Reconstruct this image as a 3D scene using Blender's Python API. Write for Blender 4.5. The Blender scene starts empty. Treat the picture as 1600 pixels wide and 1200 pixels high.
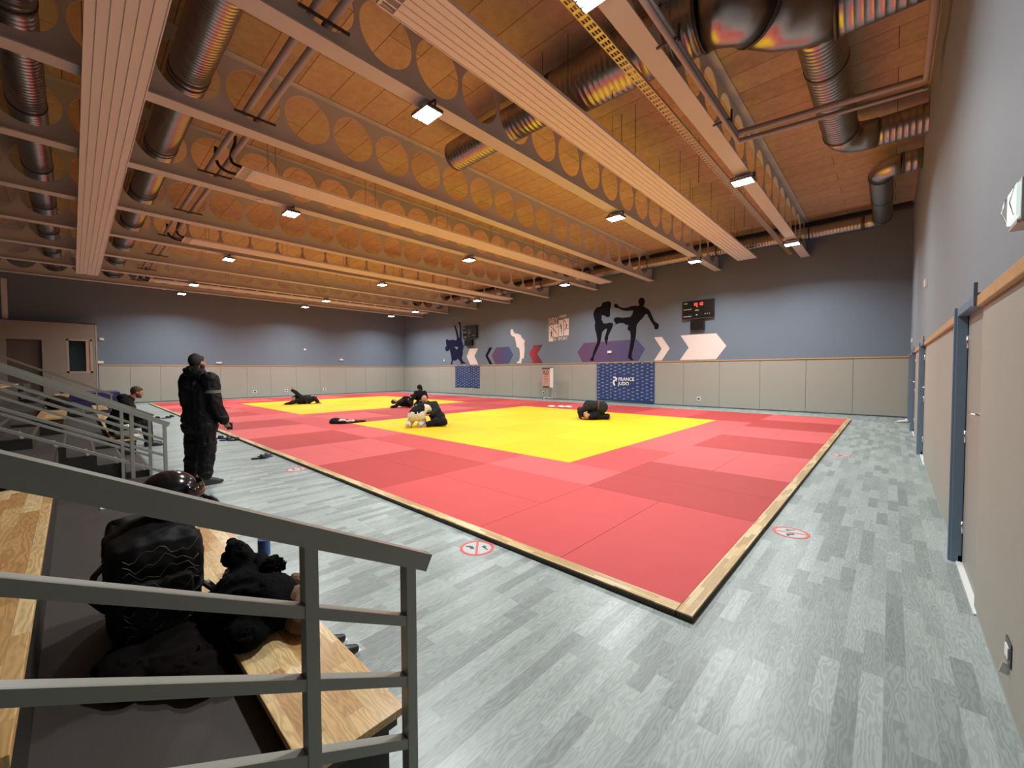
import bpy, bmesh, math, random
from mathutils import Vector, Matrix, noise
S = bpy.context.scene
COL = S.collection
PI = math.pi
V = Vector

# ---------------------------------------------------------------- camera
YAW, PITCH, ROLL, FPX, CAMH = 0.7488494, -0.0310618, -0.0046847, 637.386, 1.60
fw = V((-math.sin(YAW)*math.cos(PITCH), math.cos(YAW)*math.cos(PITCH), math.sin(PITCH)))
rt = V((math.cos(YAW), math.sin(YAW), 0)); up = rt.cross(fw)
r2 = math.cos(ROLL)*rt + math.sin(ROLL)*up
u2 = -math.sin(ROLL)*rt + math.cos(ROLL)*up
cam = bpy.data.cameras.new('camera'); camo = bpy.data.objects.new('camera', cam); COL.objects.link(camo)
cam.sensor_fit = 'HORIZONTAL'; cam.sensor_width = 36; cam.lens = FPX/1600*36
cam.clip_start = 0.05; cam.clip_end = 200
M = Matrix((r2, u2, -fw)).transposed().to_4x4(); M.translation = V((0, 0, CAMH))
camo.matrix_world = M
S.camera = camo

# ---------------------------------------------------------------- world and exposure
w = bpy.data.worlds.new('night'); S.world = w; w.use_nodes = True
w.node_tree.nodes['Background'].inputs[0].default_value = (0.02, 0.025, 0.04, 1)
w.node_tree.nodes['Background'].inputs[1].default_value = 0.3
S.view_settings.view_transform = 'Standard'; S.view_settings.look = 'None'
S.view_settings.gamma = 1; S.view_settings.use_curve_mapping = False
S.view_settings.exposure = 0.10
LAMP_W = 160.0         # radiant power of each floodlight
try:
    S.cycles.max_bounces = 12; S.cycles.diffuse_bounces = 8; S.cycles.glossy_bounces = 6
    S.cycles.sample_clamp_indirect = 6
    S.cycles.use_denoising = True
except Exception: pass

# ---------------------------------------------------------------- materials
MATS = {}
def lin(c): return tuple(((x/255)/12.92 if x/255 <= .04045 else ((x/255+.055)/1.055)**2.4) for x in c)
class NT:
    def __init__(s, name):
        s.m = bpy.data.materials.new(name); s.m.use_nodes = True; s.t = s.m.node_tree; s.n = s.t.nodes
        s.b = s.n['Principled BSDF']
    def new(s, typ, **kw):
        nd = s.n.new(typ)
        for k, v in kw.items():
            if k.startswith('_'): setattr(nd, k[1:], v)
            else:
                nd.inputs[k.replace('__', ' ')].default_value = v
        return nd
    def link(s, a, b): s.t.links.new(a, b)
def coords(s, scale=(1, 1, 1), rot=(0, 0, 0), kind='Object', loc=(0, 0, 0)):
    tc = s.new('ShaderNodeTexCoord'); mp = s.new('ShaderNodeMapping')
    mp.inputs['Scale'].default_value = scale; mp.inputs['Rotation'].default_value = rot; mp.inputs['Location'].default_value = loc
    s.link(tc.outputs[kind], mp.inputs['Vector']); return mp.outputs[0]
def plain(name, rgb, rough=.6, metal=0, noise_s=0, noise_a=.15, bump=0, bump_s=60, spec=.5, coat=0, emit=None, es=0, sheen=0):
    if name in MATS: return MATS[name]
    s = NT(name); c = lin(rgb) if max(rgb) > 1 else rgb
    s.b.inputs['Base Color'].default_value = (*c, 1)
    s.b.inputs['Roughness'].default_value = rough; s.b.inputs['Metallic'].default_value = metal
    s.b.inputs['Specular IOR Level'].default_value = spec
    s.b.inputs['Coat Weight'].default_value = coat
    s.b.inputs['Sheen Weight'].default_value = sheen
    if emit: s.b.inputs['Emission Color'].default_value = (*emit, 1); s.b.inputs['Emission Strength'].default_value = es
    co = coords(s)
    if noise_s:
        nz = s.new('ShaderNodeTexNoise', Scale=noise_s, Detail=5.0)
        s.link(co, nz.inputs['Vector'])
        mx = s.new('ShaderNodeMix', _data_type='RGBA')
        s.link(nz.outputs[0], mx.inputs[0])
        mx.inputs[6].default_value = (*[x*(1-noise_a) for x in c], 1); mx.inputs[7].default_value = (*[min(1, x*(1+noise_a)) for x in c], 1)
        s.link(mx.outputs[2], s.b.inputs['Base Color'])
    if bump:
        nb = s.new('ShaderNodeTexNoise', Scale=bump_s, Detail=3.0); s.link(co, nb.inputs['Vector'])
        bp = s.new('ShaderNodeBump', Strength=bump, Distance=.01); s.link(nb.outputs[0], bp.inputs['Height'])
        s.link(bp.outputs[0], s.b.inputs['Normal'])
    MATS[name] = s.m
    return s.m
def planks(name, ca, cb, cc, brick_w, row_h, rot90, rough, mortar=(0, 0, 0), msize=.004, grain=14, grain_amt=.35, bump=.1, offset=.37, spec=.5, ring=0, kind='Object'):
    """staggered boards with a wavy grain that is different in every board"""
    s = NT(name)
    co = coords(s, rot=(0, 0, PI/2 if rot90 else 0), kind=kind)
    br = s.new('ShaderNodeTexBrick', Scale=1.0, _offset=offset, _squash=1.0)
    br.inputs['Color1'].default_value = (0, 0, 0, 1); br.inputs['Color2'].default_value = (1, 1, 1, 1)
    br.inputs['Mortar'].default_value = (.5, .5, .5, 1)
    br.inputs['Mortar Size'].default_value = msize; br.inputs['Brick Width'].default_value = brick_w
    br.inputs['Row Height'].default_value = row_h; br.inputs['Mortar Smooth'].default_value = .2
    s.link(co, br.inputs['Vector'])
    sep = s.new('ShaderNodeSeparateColor'); s.link(br.outputs['Color'], sep.inputs[0])
    rv = sep.outputs[0]
    ramp = s.new('ShaderNodeValToRGB'); e = ramp.color_ramp.elements
    e[0].color = (*ca, 1); e[1].color = (*cc, 1); e[0].position = .1; e[1].position = .9
    m = e.new(.5); m.color = (*cb, 1)
    s.link(rv, ramp.inputs[0])
    # grain: stretched, distorted bands offset per board
    cmb = s.new('ShaderNodeCombineXYZ')
    mul = s.new('ShaderNodeMath', _operation='MULTIPLY'); mul.inputs[1].default_value = 37.0; s.link(rv, mul.inputs[0])
    s.link(mul.outputs[0], cmb.inputs[0]); s.link(mul.outputs[0], cmb.inputs[2])
    add = s.new('ShaderNodeVectorMath', _operation='ADD'); s.link(co, add.inputs[0]); s.link(cmb.outputs[0], add.inputs[1])
    mp = s.new('ShaderNodeMapping'); mp.inputs['Scale'].default_value = (.22, 1, 1); s.link(add.outputs[0], mp.inputs['Vector'])
    wv = s.new('ShaderNodeTexWave', _bands_direction='Y', Scale=grain, Distortion=ring or 7.0, Detail=2.0)
    wv.inputs['Detail Scale'].default_value = 1.6
    s.link(mp.outputs[0], wv.inputs['Vector'])
    nz = s.new('ShaderNodeTexNoise', Scale=6.0, Detail=5.0); s.link(mp.outputs[0], nz.inputs['Vector'])
    mx = s.new('ShaderNodeMath', _operation='MULTIPLY'); s.link(wv.outputs[0], mx.inputs[0]); s.link(nz.outputs[0], mx.inputs[1])
    mr = s.new('ShaderNodeMapRange'); mr.inputs[1].default_value = 0; mr.inputs[2].default_value = .7
    mr.inputs[3].default_value = 1-grain_amt; mr.inputs[4].default_value = 1+grain_amt*.6
    s.link(mx.outputs[0], mr.inputs[0])
    vm = s.new('ShaderNodeVectorMath', _operation='SCALE'); s.link(ramp.outputs[0], vm.inputs[0]); s.link(mr.outputs[0], vm.inputs['Scale'])
    mm = s.new('ShaderNodeMix', _data_type='RGBA'); s.link(br.outputs['Fac'], mm.inputs[0]); s.link(vm.outputs[0], mm.inputs[6]); mm.inputs[7].default_value = (*mortar, 1)
    s.link(mm.outputs[2], s.b.inputs['Base Color'])
    s.b.inputs['Roughness'].default_value = rough; s.b.inputs['Specular IOR Level'].default_value = spec
    bp = s.new('ShaderNodeBump', Strength=bump, Distance=.004); s.link(mx.outputs[0], bp.inputs['Height']); s.link(bp.outputs[0], s.b.inputs['Normal'])
    MATS[name] = s.m
    return s.m

floor_m = planks('floor_vinyl', (.265, .305, .305), (.345, .40, .395), (.405, .465, .46), .47, .088, True, .33,
                 mortar=(.36, .41, .40), msize=.0008, grain=13, grain_amt=.20, bump=.02, ring=20)
bench_m = planks('oak_butcher_block', (.60, .33, .125), (.78, .51, .225), (.86, .64, .33), .42, .066, False, .28,
                 mortar=(.45, .26, .12), msize=.0006, grain=14, grain_amt=.24, bump=.02, ring=18)
border_mx = planks('border_wood_lengthwise', (.50, .32, .13), (.68, .47, .22), (.78, .60, .33), .3, .035, False, .35,
                  mortar=(.3, .16, .07), msize=.0006, grain=30, grain_amt=.3, bump=.03)
border_my = planks('border_wood_crosswise', (.50, .32, .13), (.68, .47, .22), (.78, .60, .33), .3, .035, True, .35,
                  mortar=(.3, .16, .07), msize=.0006, grain=30, grain_amt=.3, bump=.03)
def ceiling_material():
    s = NT('wood_wool_ceiling'); co = coords(s)
    br = s.new('ShaderNodeTexBrick', Scale=1.0, _offset=.5); br.inputs['Brick Width'].default_value = 2.4; br.inputs['Row Height'].default_value = .6
    br.inputs['Mortar Size'].default_value = .006; br.inputs['Mortar Smooth'].default_value = .1
    br.inputs['Color1'].default_value = (.50, .365, .235, 1); br.inputs['Color2'].default_value = (.59, .445, .30, 1); br.inputs['Mortar'].default_value = (.16, .09, .055, 1)
    s.link(co, br.inputs['Vector'])
    nz = s.new('ShaderNodeTexNoise', Scale=5.0, Detail=8.0, Roughness=.75); s.link(co, nz.inputs['Vector'])
    mr = s.new('ShaderNodeMapRange'); mr.inputs[1].default_value = .3; mr.inputs[2].default_value = .7; mr.inputs[3].default_value = .80; mr.inputs[4].default_value = 1.16; s.link(nz.outputs[0], mr.inputs[0])
    vm = s.new('ShaderNodeVectorMath', _operation='SCALE'); s.link(br.outputs[0], vm.inputs[0]); s.link(mr.outputs[0], vm.inputs['Scale'])
    s.link(vm.outputs[0], s.b.inputs['Base Color']); s.b.inputs['Roughness'].default_value = .9; s.b.inputs['Specular IOR Level'].default_value = .15
    n2 = s.new('ShaderNodeTexNoise', Scale=70.0, Detail=4.0); s.link(co, n2.inputs['Vector'])
    bp = s.new('ShaderNodeBump', Strength=.5, Distance=.01); s.link(n2.outputs[0], bp.inputs['Height']); s.link(bp.outputs[0], s.b.inputs['Normal'])
    MATS['wood_wool_ceiling'] = s.m
    return s.m
ceil_m = ceiling_material()
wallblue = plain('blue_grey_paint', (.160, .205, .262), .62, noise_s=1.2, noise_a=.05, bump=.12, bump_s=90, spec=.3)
pad_m = plain('beige_grey_wall_pad', (.36, .35, .305), .75, noise_s=260, noise_a=.12, bump=.35, bump_s=300, spec=.25)
padskin = pad_m
trim_m = plain('varnished_trim_wood', (.56, .33, .14), .4, noise_s=18, noise_a=.25)
beam_m = plain('cream_painted_steel', (.60, .585, .555), .5, noise_s=3, noise_a=.04)
panel_m = plain('white_lacquered_radiant_panel', (.82, .78, .74), .45)
galv = plain('galvanised_sheet', (.43, .41, .39), .30, metal=1, noise_s=9, noise_a=.16, bump=.06, bump_s=14)
galv_dark = plain('duct_sleeve_dark', (.10, .095, .09), .45, metal=.6)
pipe_m = plain('grey_pipe', (.42, .37, .35), .4, noise_s=5, noise_a=.08)
rubber = plain('black_rubber', (.012, .012, .012), .45)
black = plain('black_plastic', (.015, .015, .016), .35)
steel_d = plain('dark_steel', (.08, .08, .085), .45, metal=.5)
rail_m = plain('grey_painted_rail', (.30, .315, .28), .33, noise_s=60, noise_a=.05, bump=.04, bump_s=300)
railfar_m = rail_m
tier_top = plain('dark_brown_tread_covering', (.046, .038, .034), .62, noise_s=180, noise_a=.3, bump=.1, bump_s=300)
tier_side = plain('black_brown_side_board', (.016, .013, .011), .55, noise_s=20, noise_a=.2)
dark_edge = plain('dark_edge_varnish', (.05, .035, .02), .5)
doorblue = plain('slate_blue_door_frame', (.15, .22, .30), .4)
door_leaf = plain('grey_beige_door_leaf', (.30, .29, .255), .5, noise_s=200, noise_a=.06)
chrome = plain('brushed_chrome', (.75, .74, .72), .22, metal=1)
white_p = plain('white_plastic', (.80, .80, .80), .4)
paint_white = plain('mural_white_paint', (.80, .70, .66), .6)
paint_black = plain('mural_black_paint', (.008, .008, .012), .8, spec=.1)
paint_navy = plain('mural_navy_paint', (.010, .012, .040), .8, spec=.1)
skin_m = plain('skin', (.52, .27, .18), .5, noise_s=30, noise_a=.06)
hair_d = plain('dark_hair', (.012, .009, .007), .6, bump=.6, bump_s=200)
hair_b = plain('brown_hair', (.07, .035, .018), .6, bump=.6, bump_s=200)
gi_black = plain('black_cotton', (.011, .011, .013), .9, noise_s=40, noise_a=.3, bump=.3, bump_s=30, spec=.2)
gi_black2 = plain('worn_black_cotton', (.018, .020, .022), .9, noise_s=40, noise_a=.3, bump=.3, bump_s=30, spec=.2)
jacket_m = plain('black_padded_nylon', (.007, .007, .008), .6, noise_s=12, noise_a=.3, bump=.9, bump_s=14, spec=.22)
gi_white = plain('cream_cotton', (.70, .66, .54), .85, noise_s=30, noise_a=.06, bump=.3, bump_s=30)
grey_band = plain('grey_reflective_band', (.17, .17, .16), .5)
red_belt = plain('red_belt_cloth', (.12, .02, .02), .8)
brown_fab = plain('brown_lining_fabric', (.16, .085, .045), .8, noise_s=30, noise_a=.25)
olive = plain('grey_green_cloth', (.10, .105, .085), .85, noise_s=30, noise_a=.2)
bluecloth = plain('navy_mat_vinyl', (.03, .035, .13), .5)
booth_m = plain('beige_booth_panel', (.27, .22, .18), .7, noise_s=5, noise_a=.05)
booth_door = plain('brown_booth_shutter', (.10, .07, .055), .6)
frame_wood = plain('pale_wood_frame', (.46, .30, .20), .5)
glass_dark = plain('dark_window_glass', (.015, .03, .035), .08, spec=.7)

def gradient(name, stops, axis, lo, hi, rough=.6, pattern=None):
    """painted colour blend along a world axis (the paint itself changes colour); optional printed chevron lines"""
    s = NT(name); tc = s.new('ShaderNodeTexCoord'); sx = s.new('ShaderNodeSeparateXYZ')
    s.link(tc.outputs['Object'], sx.inputs[0]); mr = s.new('ShaderNodeMapRange')
    mr.inputs[1].default_value = lo; mr.inputs[2].default_value = hi; s.link(sx.outputs[axis], mr.inputs[0])
    rp = s.new('ShaderNodeValToRGB'); e = rp.color_ramp.elements
    e[0].color = (*stops[0], 1); e[1].color = (*stops[-1], 1)
    for i, c in enumerate(stops[1:-1]): e.new((i+1)/(len(stops)-1)).color = (*c, 1)
    s.link(mr.outputs[0], rp.inputs[0])
    out = rp.outputs[0]
    if pattern:
        # zig-zag lines: |frac(x)-.5| + z
        a = s.new('ShaderNodeMath', _operation='PINGPONG'); a.inputs[1].default_value = .085; s.link(sx.outputs[0], a.inputs[0])
        b = s.new('ShaderNodeMath', _operation='ADD'); s.link(a.outputs[0], b.inputs[0]); s.link(sx.outputs[2], b.inputs[1])
        c = s.new('ShaderNodeMath', _operation='FRACT'); d = s.new('ShaderNodeMath', _operation='MULTIPLY'); d.inputs[1].default_value = 13; s.link(b.outputs[0], d.inputs[0]); s.link(d.outputs[0], c.inputs[0])
        g = s.new('ShaderNodeMath', _operation='GREATER_THAN'); g.inputs[1].default_value = .62; s.link(c.outputs[0], g.inputs[0])
        f = s.new('ShaderNodeMath', _operation='MULTIPLY'); f.inputs[1].default_value = .45; s.link(g.outputs[0], f.inputs[0])
        mx = s.new('ShaderNodeMix', _data_type='RGBA'); s.link(f.outputs[0], mx.inputs[0]); s.link(out, mx.inputs[6]); mx.inputs[7].default_value = (*pattern, 1); out = mx.outputs[2]
    s.link(out, s.b.inputs['Base Color']); s.b.inputs['Roughness'].default_value = rough
    return s.m

# ---------------------------------------------------------------- builders
ORD = ['zeroth', 'first', 'second', 'third', 'fourth', 'fifth', 'sixth', 'seventh', 'eighth', 'ninth', 'tenth', 'eleventh', 'twelfth',
       'thirteenth', 'fourteenth', 'fifteenth', 'sixteenth', 'seventeenth', 'eighteenth', 'nineteenth', 'twentieth']
def tag(o, label=None, cat=None, group=None, kind=None):
    if label: o['label'] = label
    if cat: o['category'] = cat
    if group: o['group'] = group
    if kind: o['kind'] = kind
    return o
class MB:
    def __init__(s): s.bm = bmesh.new()
    def box(s, x0, x1, y0, y1, z0, z1, bev=0):
        vs = [s.bm.verts.new((x, y, z)) for x in (x0, x1) for y in (y0, y1) for z in (z0, z1)]
        fs = [s.bm.faces.new([vs[i] for i in f]) for f in ((0, 1, 3, 2), (4, 6, 7, 5), (0, 4, 5, 1), (2, 3, 7, 6), (0, 2, 6, 4), (1, 5, 7, 3))]
        if bev:
            es = list({e for f in fs for e in f.edges})
            bmesh.ops.bevel(s.bm, geom=es, offset=bev, segments=2, affect='EDGES', profile=.6)
        return s
    def obox(s, c, ax, ay, az, hx, hy, hz):
        """oriented box: centre c, axes, half sizes"""
        c = V(c); vs = []
        for i in (-1, 1):
            for j in (-1, 1):
                for k in (-1, 1): vs.append(s.bm.verts.new(c+ax*i*hx+ay*j*hy+az*k*hz))
        for f in ((0, 1, 3, 2), (4, 6, 7, 5), (0, 4, 5, 1), (2, 3, 7, 6), (0, 2, 6, 4), (1, 5, 7, 3)): s.bm.faces.new([vs[i] for i in f])
        return s
    def bar(s, a, b, w, h, upv=V((0, 0, 1))):
        a, b = V(a), V(b); d = (b-a); L = d.length; d.normalize()
        x = d.cross(upv)
        if x.length < 1e-4: x = V((1, 0, 0))
        x.normalize(); u = x.cross(d).normalized()
        return s.obox((a+b)/2, x, d, u, w/2, L/2, h/2)
    def tube(s, pts, r, n=12, caps=True, ridge=0, pitch=.1):
        pts = [V(p) for p in pts]; rs = r if isinstance(r, (list, tuple)) else [r]*len(pts)
        if ridge:
            P, R = [], []
            for i in range(len(pts)-1):
                L = (pts[i+1]-pts[i]).length; k = max(1, int(L/pitch))
                for j in range(k):
                    t = j/k; t2 = min((j+.86)/k, 1); t3 = min((j+.93)/k, 1)
                    for tt, rr in ((t, 0), (t2, 0), (t3, ridge)):
                        P.append(pts[i].lerp(pts[i+1], tt)); R.append(rs[i]+(rs[i+1]-rs[i])*tt+rr)
            P.append(pts[-1]); R.append(rs[-1]); pts, rs = P, R
        prev = None; rings = []
        dirs = []
        for i in range(len(pts)):
            a = pts[i]-pts[i-1] if i else pts[1]-pts[0]
            b = pts[i+1]-pts[i] if i < len(pts)-1 else a
            if a.length < 1e-7: a = b
            if b.length < 1e-7: b = a
            dirs.append((a.normalized()+b.normalized()).normalized())
        u = dirs[0].orthogonal().normalized()
        if abs(dirs[0].z) < .9: u = (V((0, 0, 1))-dirs[0]*dirs[0].z).normalized()
        for i, p in enumerate(pts):
            u = (u-dirs[i]*u.dot(dirs[i])).normalized(); v = dirs[i].cross(u)
            rings.append([s.bm.verts.new(p+(u*math.cos(2*PI*k/n)+v*math.sin(2*PI*k/n))*rs[i]) for k in range(n)])
        for a, b in zip(rings, rings[1:]):
            for k in range(n):
                f = s.bm.faces.new((a[k], a[(k+1) % n], b[(k+1) % n], b[k])); f.smooth = True
        if caps:
            s.bm.faces.new(rings[0][::-1]); s.bm.faces.new(rings[-1])
        return s
    def prism(s, pts, axis, lo, hi):
        """polygon pts (2D) extruded along axis between lo and hi; pts are (y,z),(x,z),(x,y) for axis 0,1,2"""
        def mk(p, t): return {0: (t, p[0], p[1]), 1: (p[0], t, p[1]), 2: (p[0], p[1], t)}[axis]
        a = [s.bm.verts.new(mk(p, lo)) for p in pts]; b = [s.bm.verts.new(mk(p, hi)) for p in pts]; n = len(pts)
        s.bm.faces.new(a[::-1]); s.bm.faces.new(b)
        for k in range(n): s.bm.faces.new((a[k], a[(k+1) % n], b[(k+1) % n], b[k]))
        return s
    def ball(s, c, r, sx=1, sy=1, sz=1, sub=2, rot=None):
        res = bmesh.ops.create_icosphere(s.bm, subdivisions=sub, radius=1)
        m = Matrix.Diagonal((r*sx, r*sy, r*sz)).to_4x4()
        if rot is not None: m = rot.to_4x4() @ m
        m = Matrix.Translation(V(c)) @ m
        bmesh.ops.transform(s.bm, matrix=m, verts=res['verts'])
        for v in res['verts']:
            for f in v.link_faces: f.smooth = True
        return s
    def cap(s, a, b, r1, r2=None, n=10):
        r2 = r1 if r2 is None else r2; a, b = V(a), V(b)
        s.ball(a, r1, sub=2); s.ball(b, r2, sub=2)
        if (b-a).length > 1e-4: s.tube([a, b], [r1, r2], n=n)
        return s
    def lathe(s, prof, c=(0, 0, 0), n=24):
        c = V(c); rings = []
        for r, z in prof: rings.append([s.bm.verts.new(c+V((r*math.cos(2*PI*k/n), r*math.sin(2*PI*k/n), z))) for k in range(n)])
        for a, b in zip(rings, rings[1:]):
            for k in range(n):
                f = s.bm.faces.new((a[k], a[(k+1) % n], b[(k+1) % n], b[k])); f.smooth = True
        s.bm.faces.new(rings[0][::-1]); s.bm.faces.new(rings[-1]); return s
    def build(s, name, mat, parent=None, loc=None, recalc=True):
        if recalc: bmesh.ops.recalc_face_normals(s.bm, faces=s.bm.faces)
        me = bpy.data.meshes.new(name); s.bm.to_mesh(me); s.bm.free()
        me.materials.append(mat)
        o = bpy.data.objects.new(name, me); COL.objects.link(o)
        if parent: o.parent = parent; o.matrix_parent_inverse = Matrix.Identity(4)
        if loc: o.location = loc
        if parent is None and loc is None:      # a top-level mesh gets its origin at its own base
            xs = [v.co for v in me.vertices]
            c = V(((min(v.x for v in xs)+max(v.x for v in xs))/2, (min(v.y for v in xs)+max(v.y for v in xs))/2, min(v.z for v in xs)))
            if s_keep.get(mat.name) is None:
                me.transform(Matrix.Translation(-c)); o.location = c
        return o
    def fuse(s, name, mat, voxel, parent=None, smooth=2, lump=0, lump_s=6):
        """union everything into one continuous skin"""
        bmesh.ops.recalc_face_normals(s.bm, faces=s.bm.faces)
        me = bpy.data.meshes.new(name); s.bm.to_mesh(me); s.bm.free()
        o = bpy.data.objects.new(name, me); COL.objects.link(o)
        m = o.modifiers.new('r', 'REMESH'); m.mode = 'VOXEL'; m.voxel_size = voxel; m.use_smooth_shade = True
        if smooth: sm = o.modifiers.new('s', 'SMOOTH'); sm.factor = .5; sm.iterations = smooth
        dg = bpy.context.evaluated_depsgraph_get()
        me2 = bpy.data.meshes.new_from_object(o.evaluated_get(dg)); me2.name = name
        o.modifiers.clear(); o.data = me2; bpy.data.meshes.remove(me)
        if lump:
            for v in me2.vertices:
                n = v.normal; p = v.co*lump_s
                p = p+V((noise.noise(p*.6), noise.noise(p*.6+V((9, 0, 0))), noise.noise(p*.6+V((0, 9, 0)))))*1.2
                f1 = 1-3.2*abs(noise.noise(V((p.x, p.y, p.z*.6)))); f2 = 1-3*abs(noise.noise(p*2.1+V((5, 5, 5))))
                v.co = v.co+n*lump*(.7*f1+.12*f2)
        for p in me2.polygons: p.use_smooth = True
        me2.materials.clear(); me2.materials.append(mat)
        if parent: o.parent = parent; o.matrix_parent_inverse = Matrix.Identity(4)
        return o
s_keep = {k: 1 for k in ('floor_vinyl', 'wood_wool_ceiling')}
def empty(name, label, cat, loc=(0, 0, 0), group=None):
    o = bpy.data.objects.new(name, None); COL.objects.link(o); o.location = loc; o.empty_display_size = .1
    return tag(o, label, cat, group)
def parentto(root, *objs):
    """children were built in world coordinates: hang them on the root without moving them"""
    for o in objs:
        o.parent = root; o.matrix_parent_inverse = Matrix.Identity(4)
        if root.location.length and o.type == 'MESH':
            o.data.transform(Matrix.Translation(-V(root.location)))
    return root
def copy_tree(o, parent=None):
    c = o.copy(); COL.objects.link(c)
    if parent: c.parent = parent
    for ch in list(o.children): copy_tree(ch, c)
    return c
def struct(mb, name, mat, parent=None):
    o = mb.build(name, mat, parent)
    if not parent: o['kind'] = 'structure'
    return o
def text_mesh(name, body, size, mat, loc, xdir, ydir, ext=.002, parent=None, align='LEFT', sx=1, bold=0):
    cu = bpy.data.curves.new(name, 'FONT'); cu.body = body; cu.size = size; cu.extrude = ext; cu.align_x = align; cu.offset = bold
    t = bpy.data.objects.new(name, cu); COL.objects.link(t)
    dg = bpy.context.evaluated_depsgraph_get(); me = bpy.data.meshes.new_from_object(t.evaluated_get(dg))
    COL.objects.unlink(t); bpy.data.objects.remove(t)
    xd, yd = V(xdir).normalized(), V(ydir).normalized(); zd = xd.cross(yd)
    m = Matrix((xd*sx, yd, zd)).transposed().to_4x4(); m.translation = V(loc); me.transform(m)
    me.materials.clear(); me.materials.append(mat); me.name = name
    o = bpy.data.objects.new(name, me); COL.objects.link(o)
    if parent: o.parent = parent; o.matrix_parent_inverse = Matrix.Identity(4)
    return o

# ---------------------------------------------------------------- room shell
XR, XL, YF, YB, ZC = .42, -29.58, 18.71, -6.0, 7.0
struct(MB().box(XL-.2, XR+.2, YB-.2, YF+.2, -.1, 0), 'floor', floor_m)
struct(MB().box(XL-.2, XR+.2, YB-.2, YF+.2, ZC, ZC+.15), 'ceiling', ceil_m)
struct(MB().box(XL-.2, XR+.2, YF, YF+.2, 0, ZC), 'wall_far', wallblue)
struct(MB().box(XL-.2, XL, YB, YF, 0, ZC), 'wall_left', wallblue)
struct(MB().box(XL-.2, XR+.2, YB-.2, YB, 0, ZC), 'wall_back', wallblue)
DOORS = ((3.95, 4.95), (9.62, 10.78), (13.62, 14.72), (16.0, 16.95))
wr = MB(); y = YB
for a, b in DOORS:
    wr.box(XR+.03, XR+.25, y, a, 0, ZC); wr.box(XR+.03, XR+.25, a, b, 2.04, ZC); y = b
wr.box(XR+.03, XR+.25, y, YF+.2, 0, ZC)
struct(wr, 'wall_right', plain('lamp_brightened_wall_paint', (.225, .265, .30), .62, noise_s=1.2, noise_a=.05, bump=.12, bump_s=90, spec=.3))  # wall paint made lighter; brightness of the nearby lamps put into the colour

# wall pads: padded boards fixed side by side round the room, wooden rail on top
PT = 2.0
def pad(x0, x1, y0, y1, label, group, z0=.04):
    o = MB().box(x0, x1, y0, y1, z0, PT, bev=.008).build('wall_pad', pad_m)
    tag(o, label, 'wall pad', group)
xs = [XR]; x = -.98
while x > XL+.6: xs.append(x); x -= 1.36 if len(xs) == 2 else 1.5
xs.append(XL+.03)
for i in range(len(xs)-1):
    pad(xs[i+1]+.004, xs[i]-.004, YF-.03, YF-.001, 'beige grey wall pad on the far wall, %s from its right corner' % (ORD[i+1] if i < 20 else 'last'), 'pads along the far wall')
ys = [.9, 2.07, 3.29, 4.6, 6.05, 7.42, 8.75, 10.31, 11.88, 13.73, 15.3, 17.0, YF-.03]
for i in range(len(ys)-1):
    pad(XL+.001, XL+.03, ys[i]+.004, ys[i+1]-.004, 'beige grey wall pad on the left wall, %s from the control booth' % ORD[i+1], 'pads along the left wall')
yy = YB; k = 0
for a, b in DOORS+((YF-.03, 99),):
    n = max(1, round((a-yy)/2.2)); st = (a-yy)/n
    for j in range(n):
        if yy+(j+1)*st > .3:
            k += 1
            pad(XR, XR+.029, yy+j*st+.003, yy+(j+1)*st-.003, 'beige grey wall pad on the right wall, %s counted from the camera' % ORD[k], 'pads along the right wall', z0=.06)
    yy = b
tr = MB().box(XL, XR+.03, YF-.06, YF, PT, PT+.04, bev=.004); struct(tr, 'trim_1', trim_m)
tr = MB().box(XL, XL+.06, .9, YF-.06, PT, PT+.04, bev=.004); struct(tr, 'trim_2', trim_m)
yy = YB; i = 3
for a, b in DOORS+((YF-.06, 99),):
    struct(MB().box(XR-.03, XR+.03, yy, a, PT, PT+.065, bev=.004), 'trim_%d' % i, trim_m); i += 1; yy = b+.06
sk = MB(); yy = YB
for a, b in DOORS+((YF-.03, 99),): sk.box(XR+.012, XR+.03, yy, a, 0, .06); yy = b
struct(sk, 'baseboard_right', plain('grey_skirting', (.36, .38, .37), .5))

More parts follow.
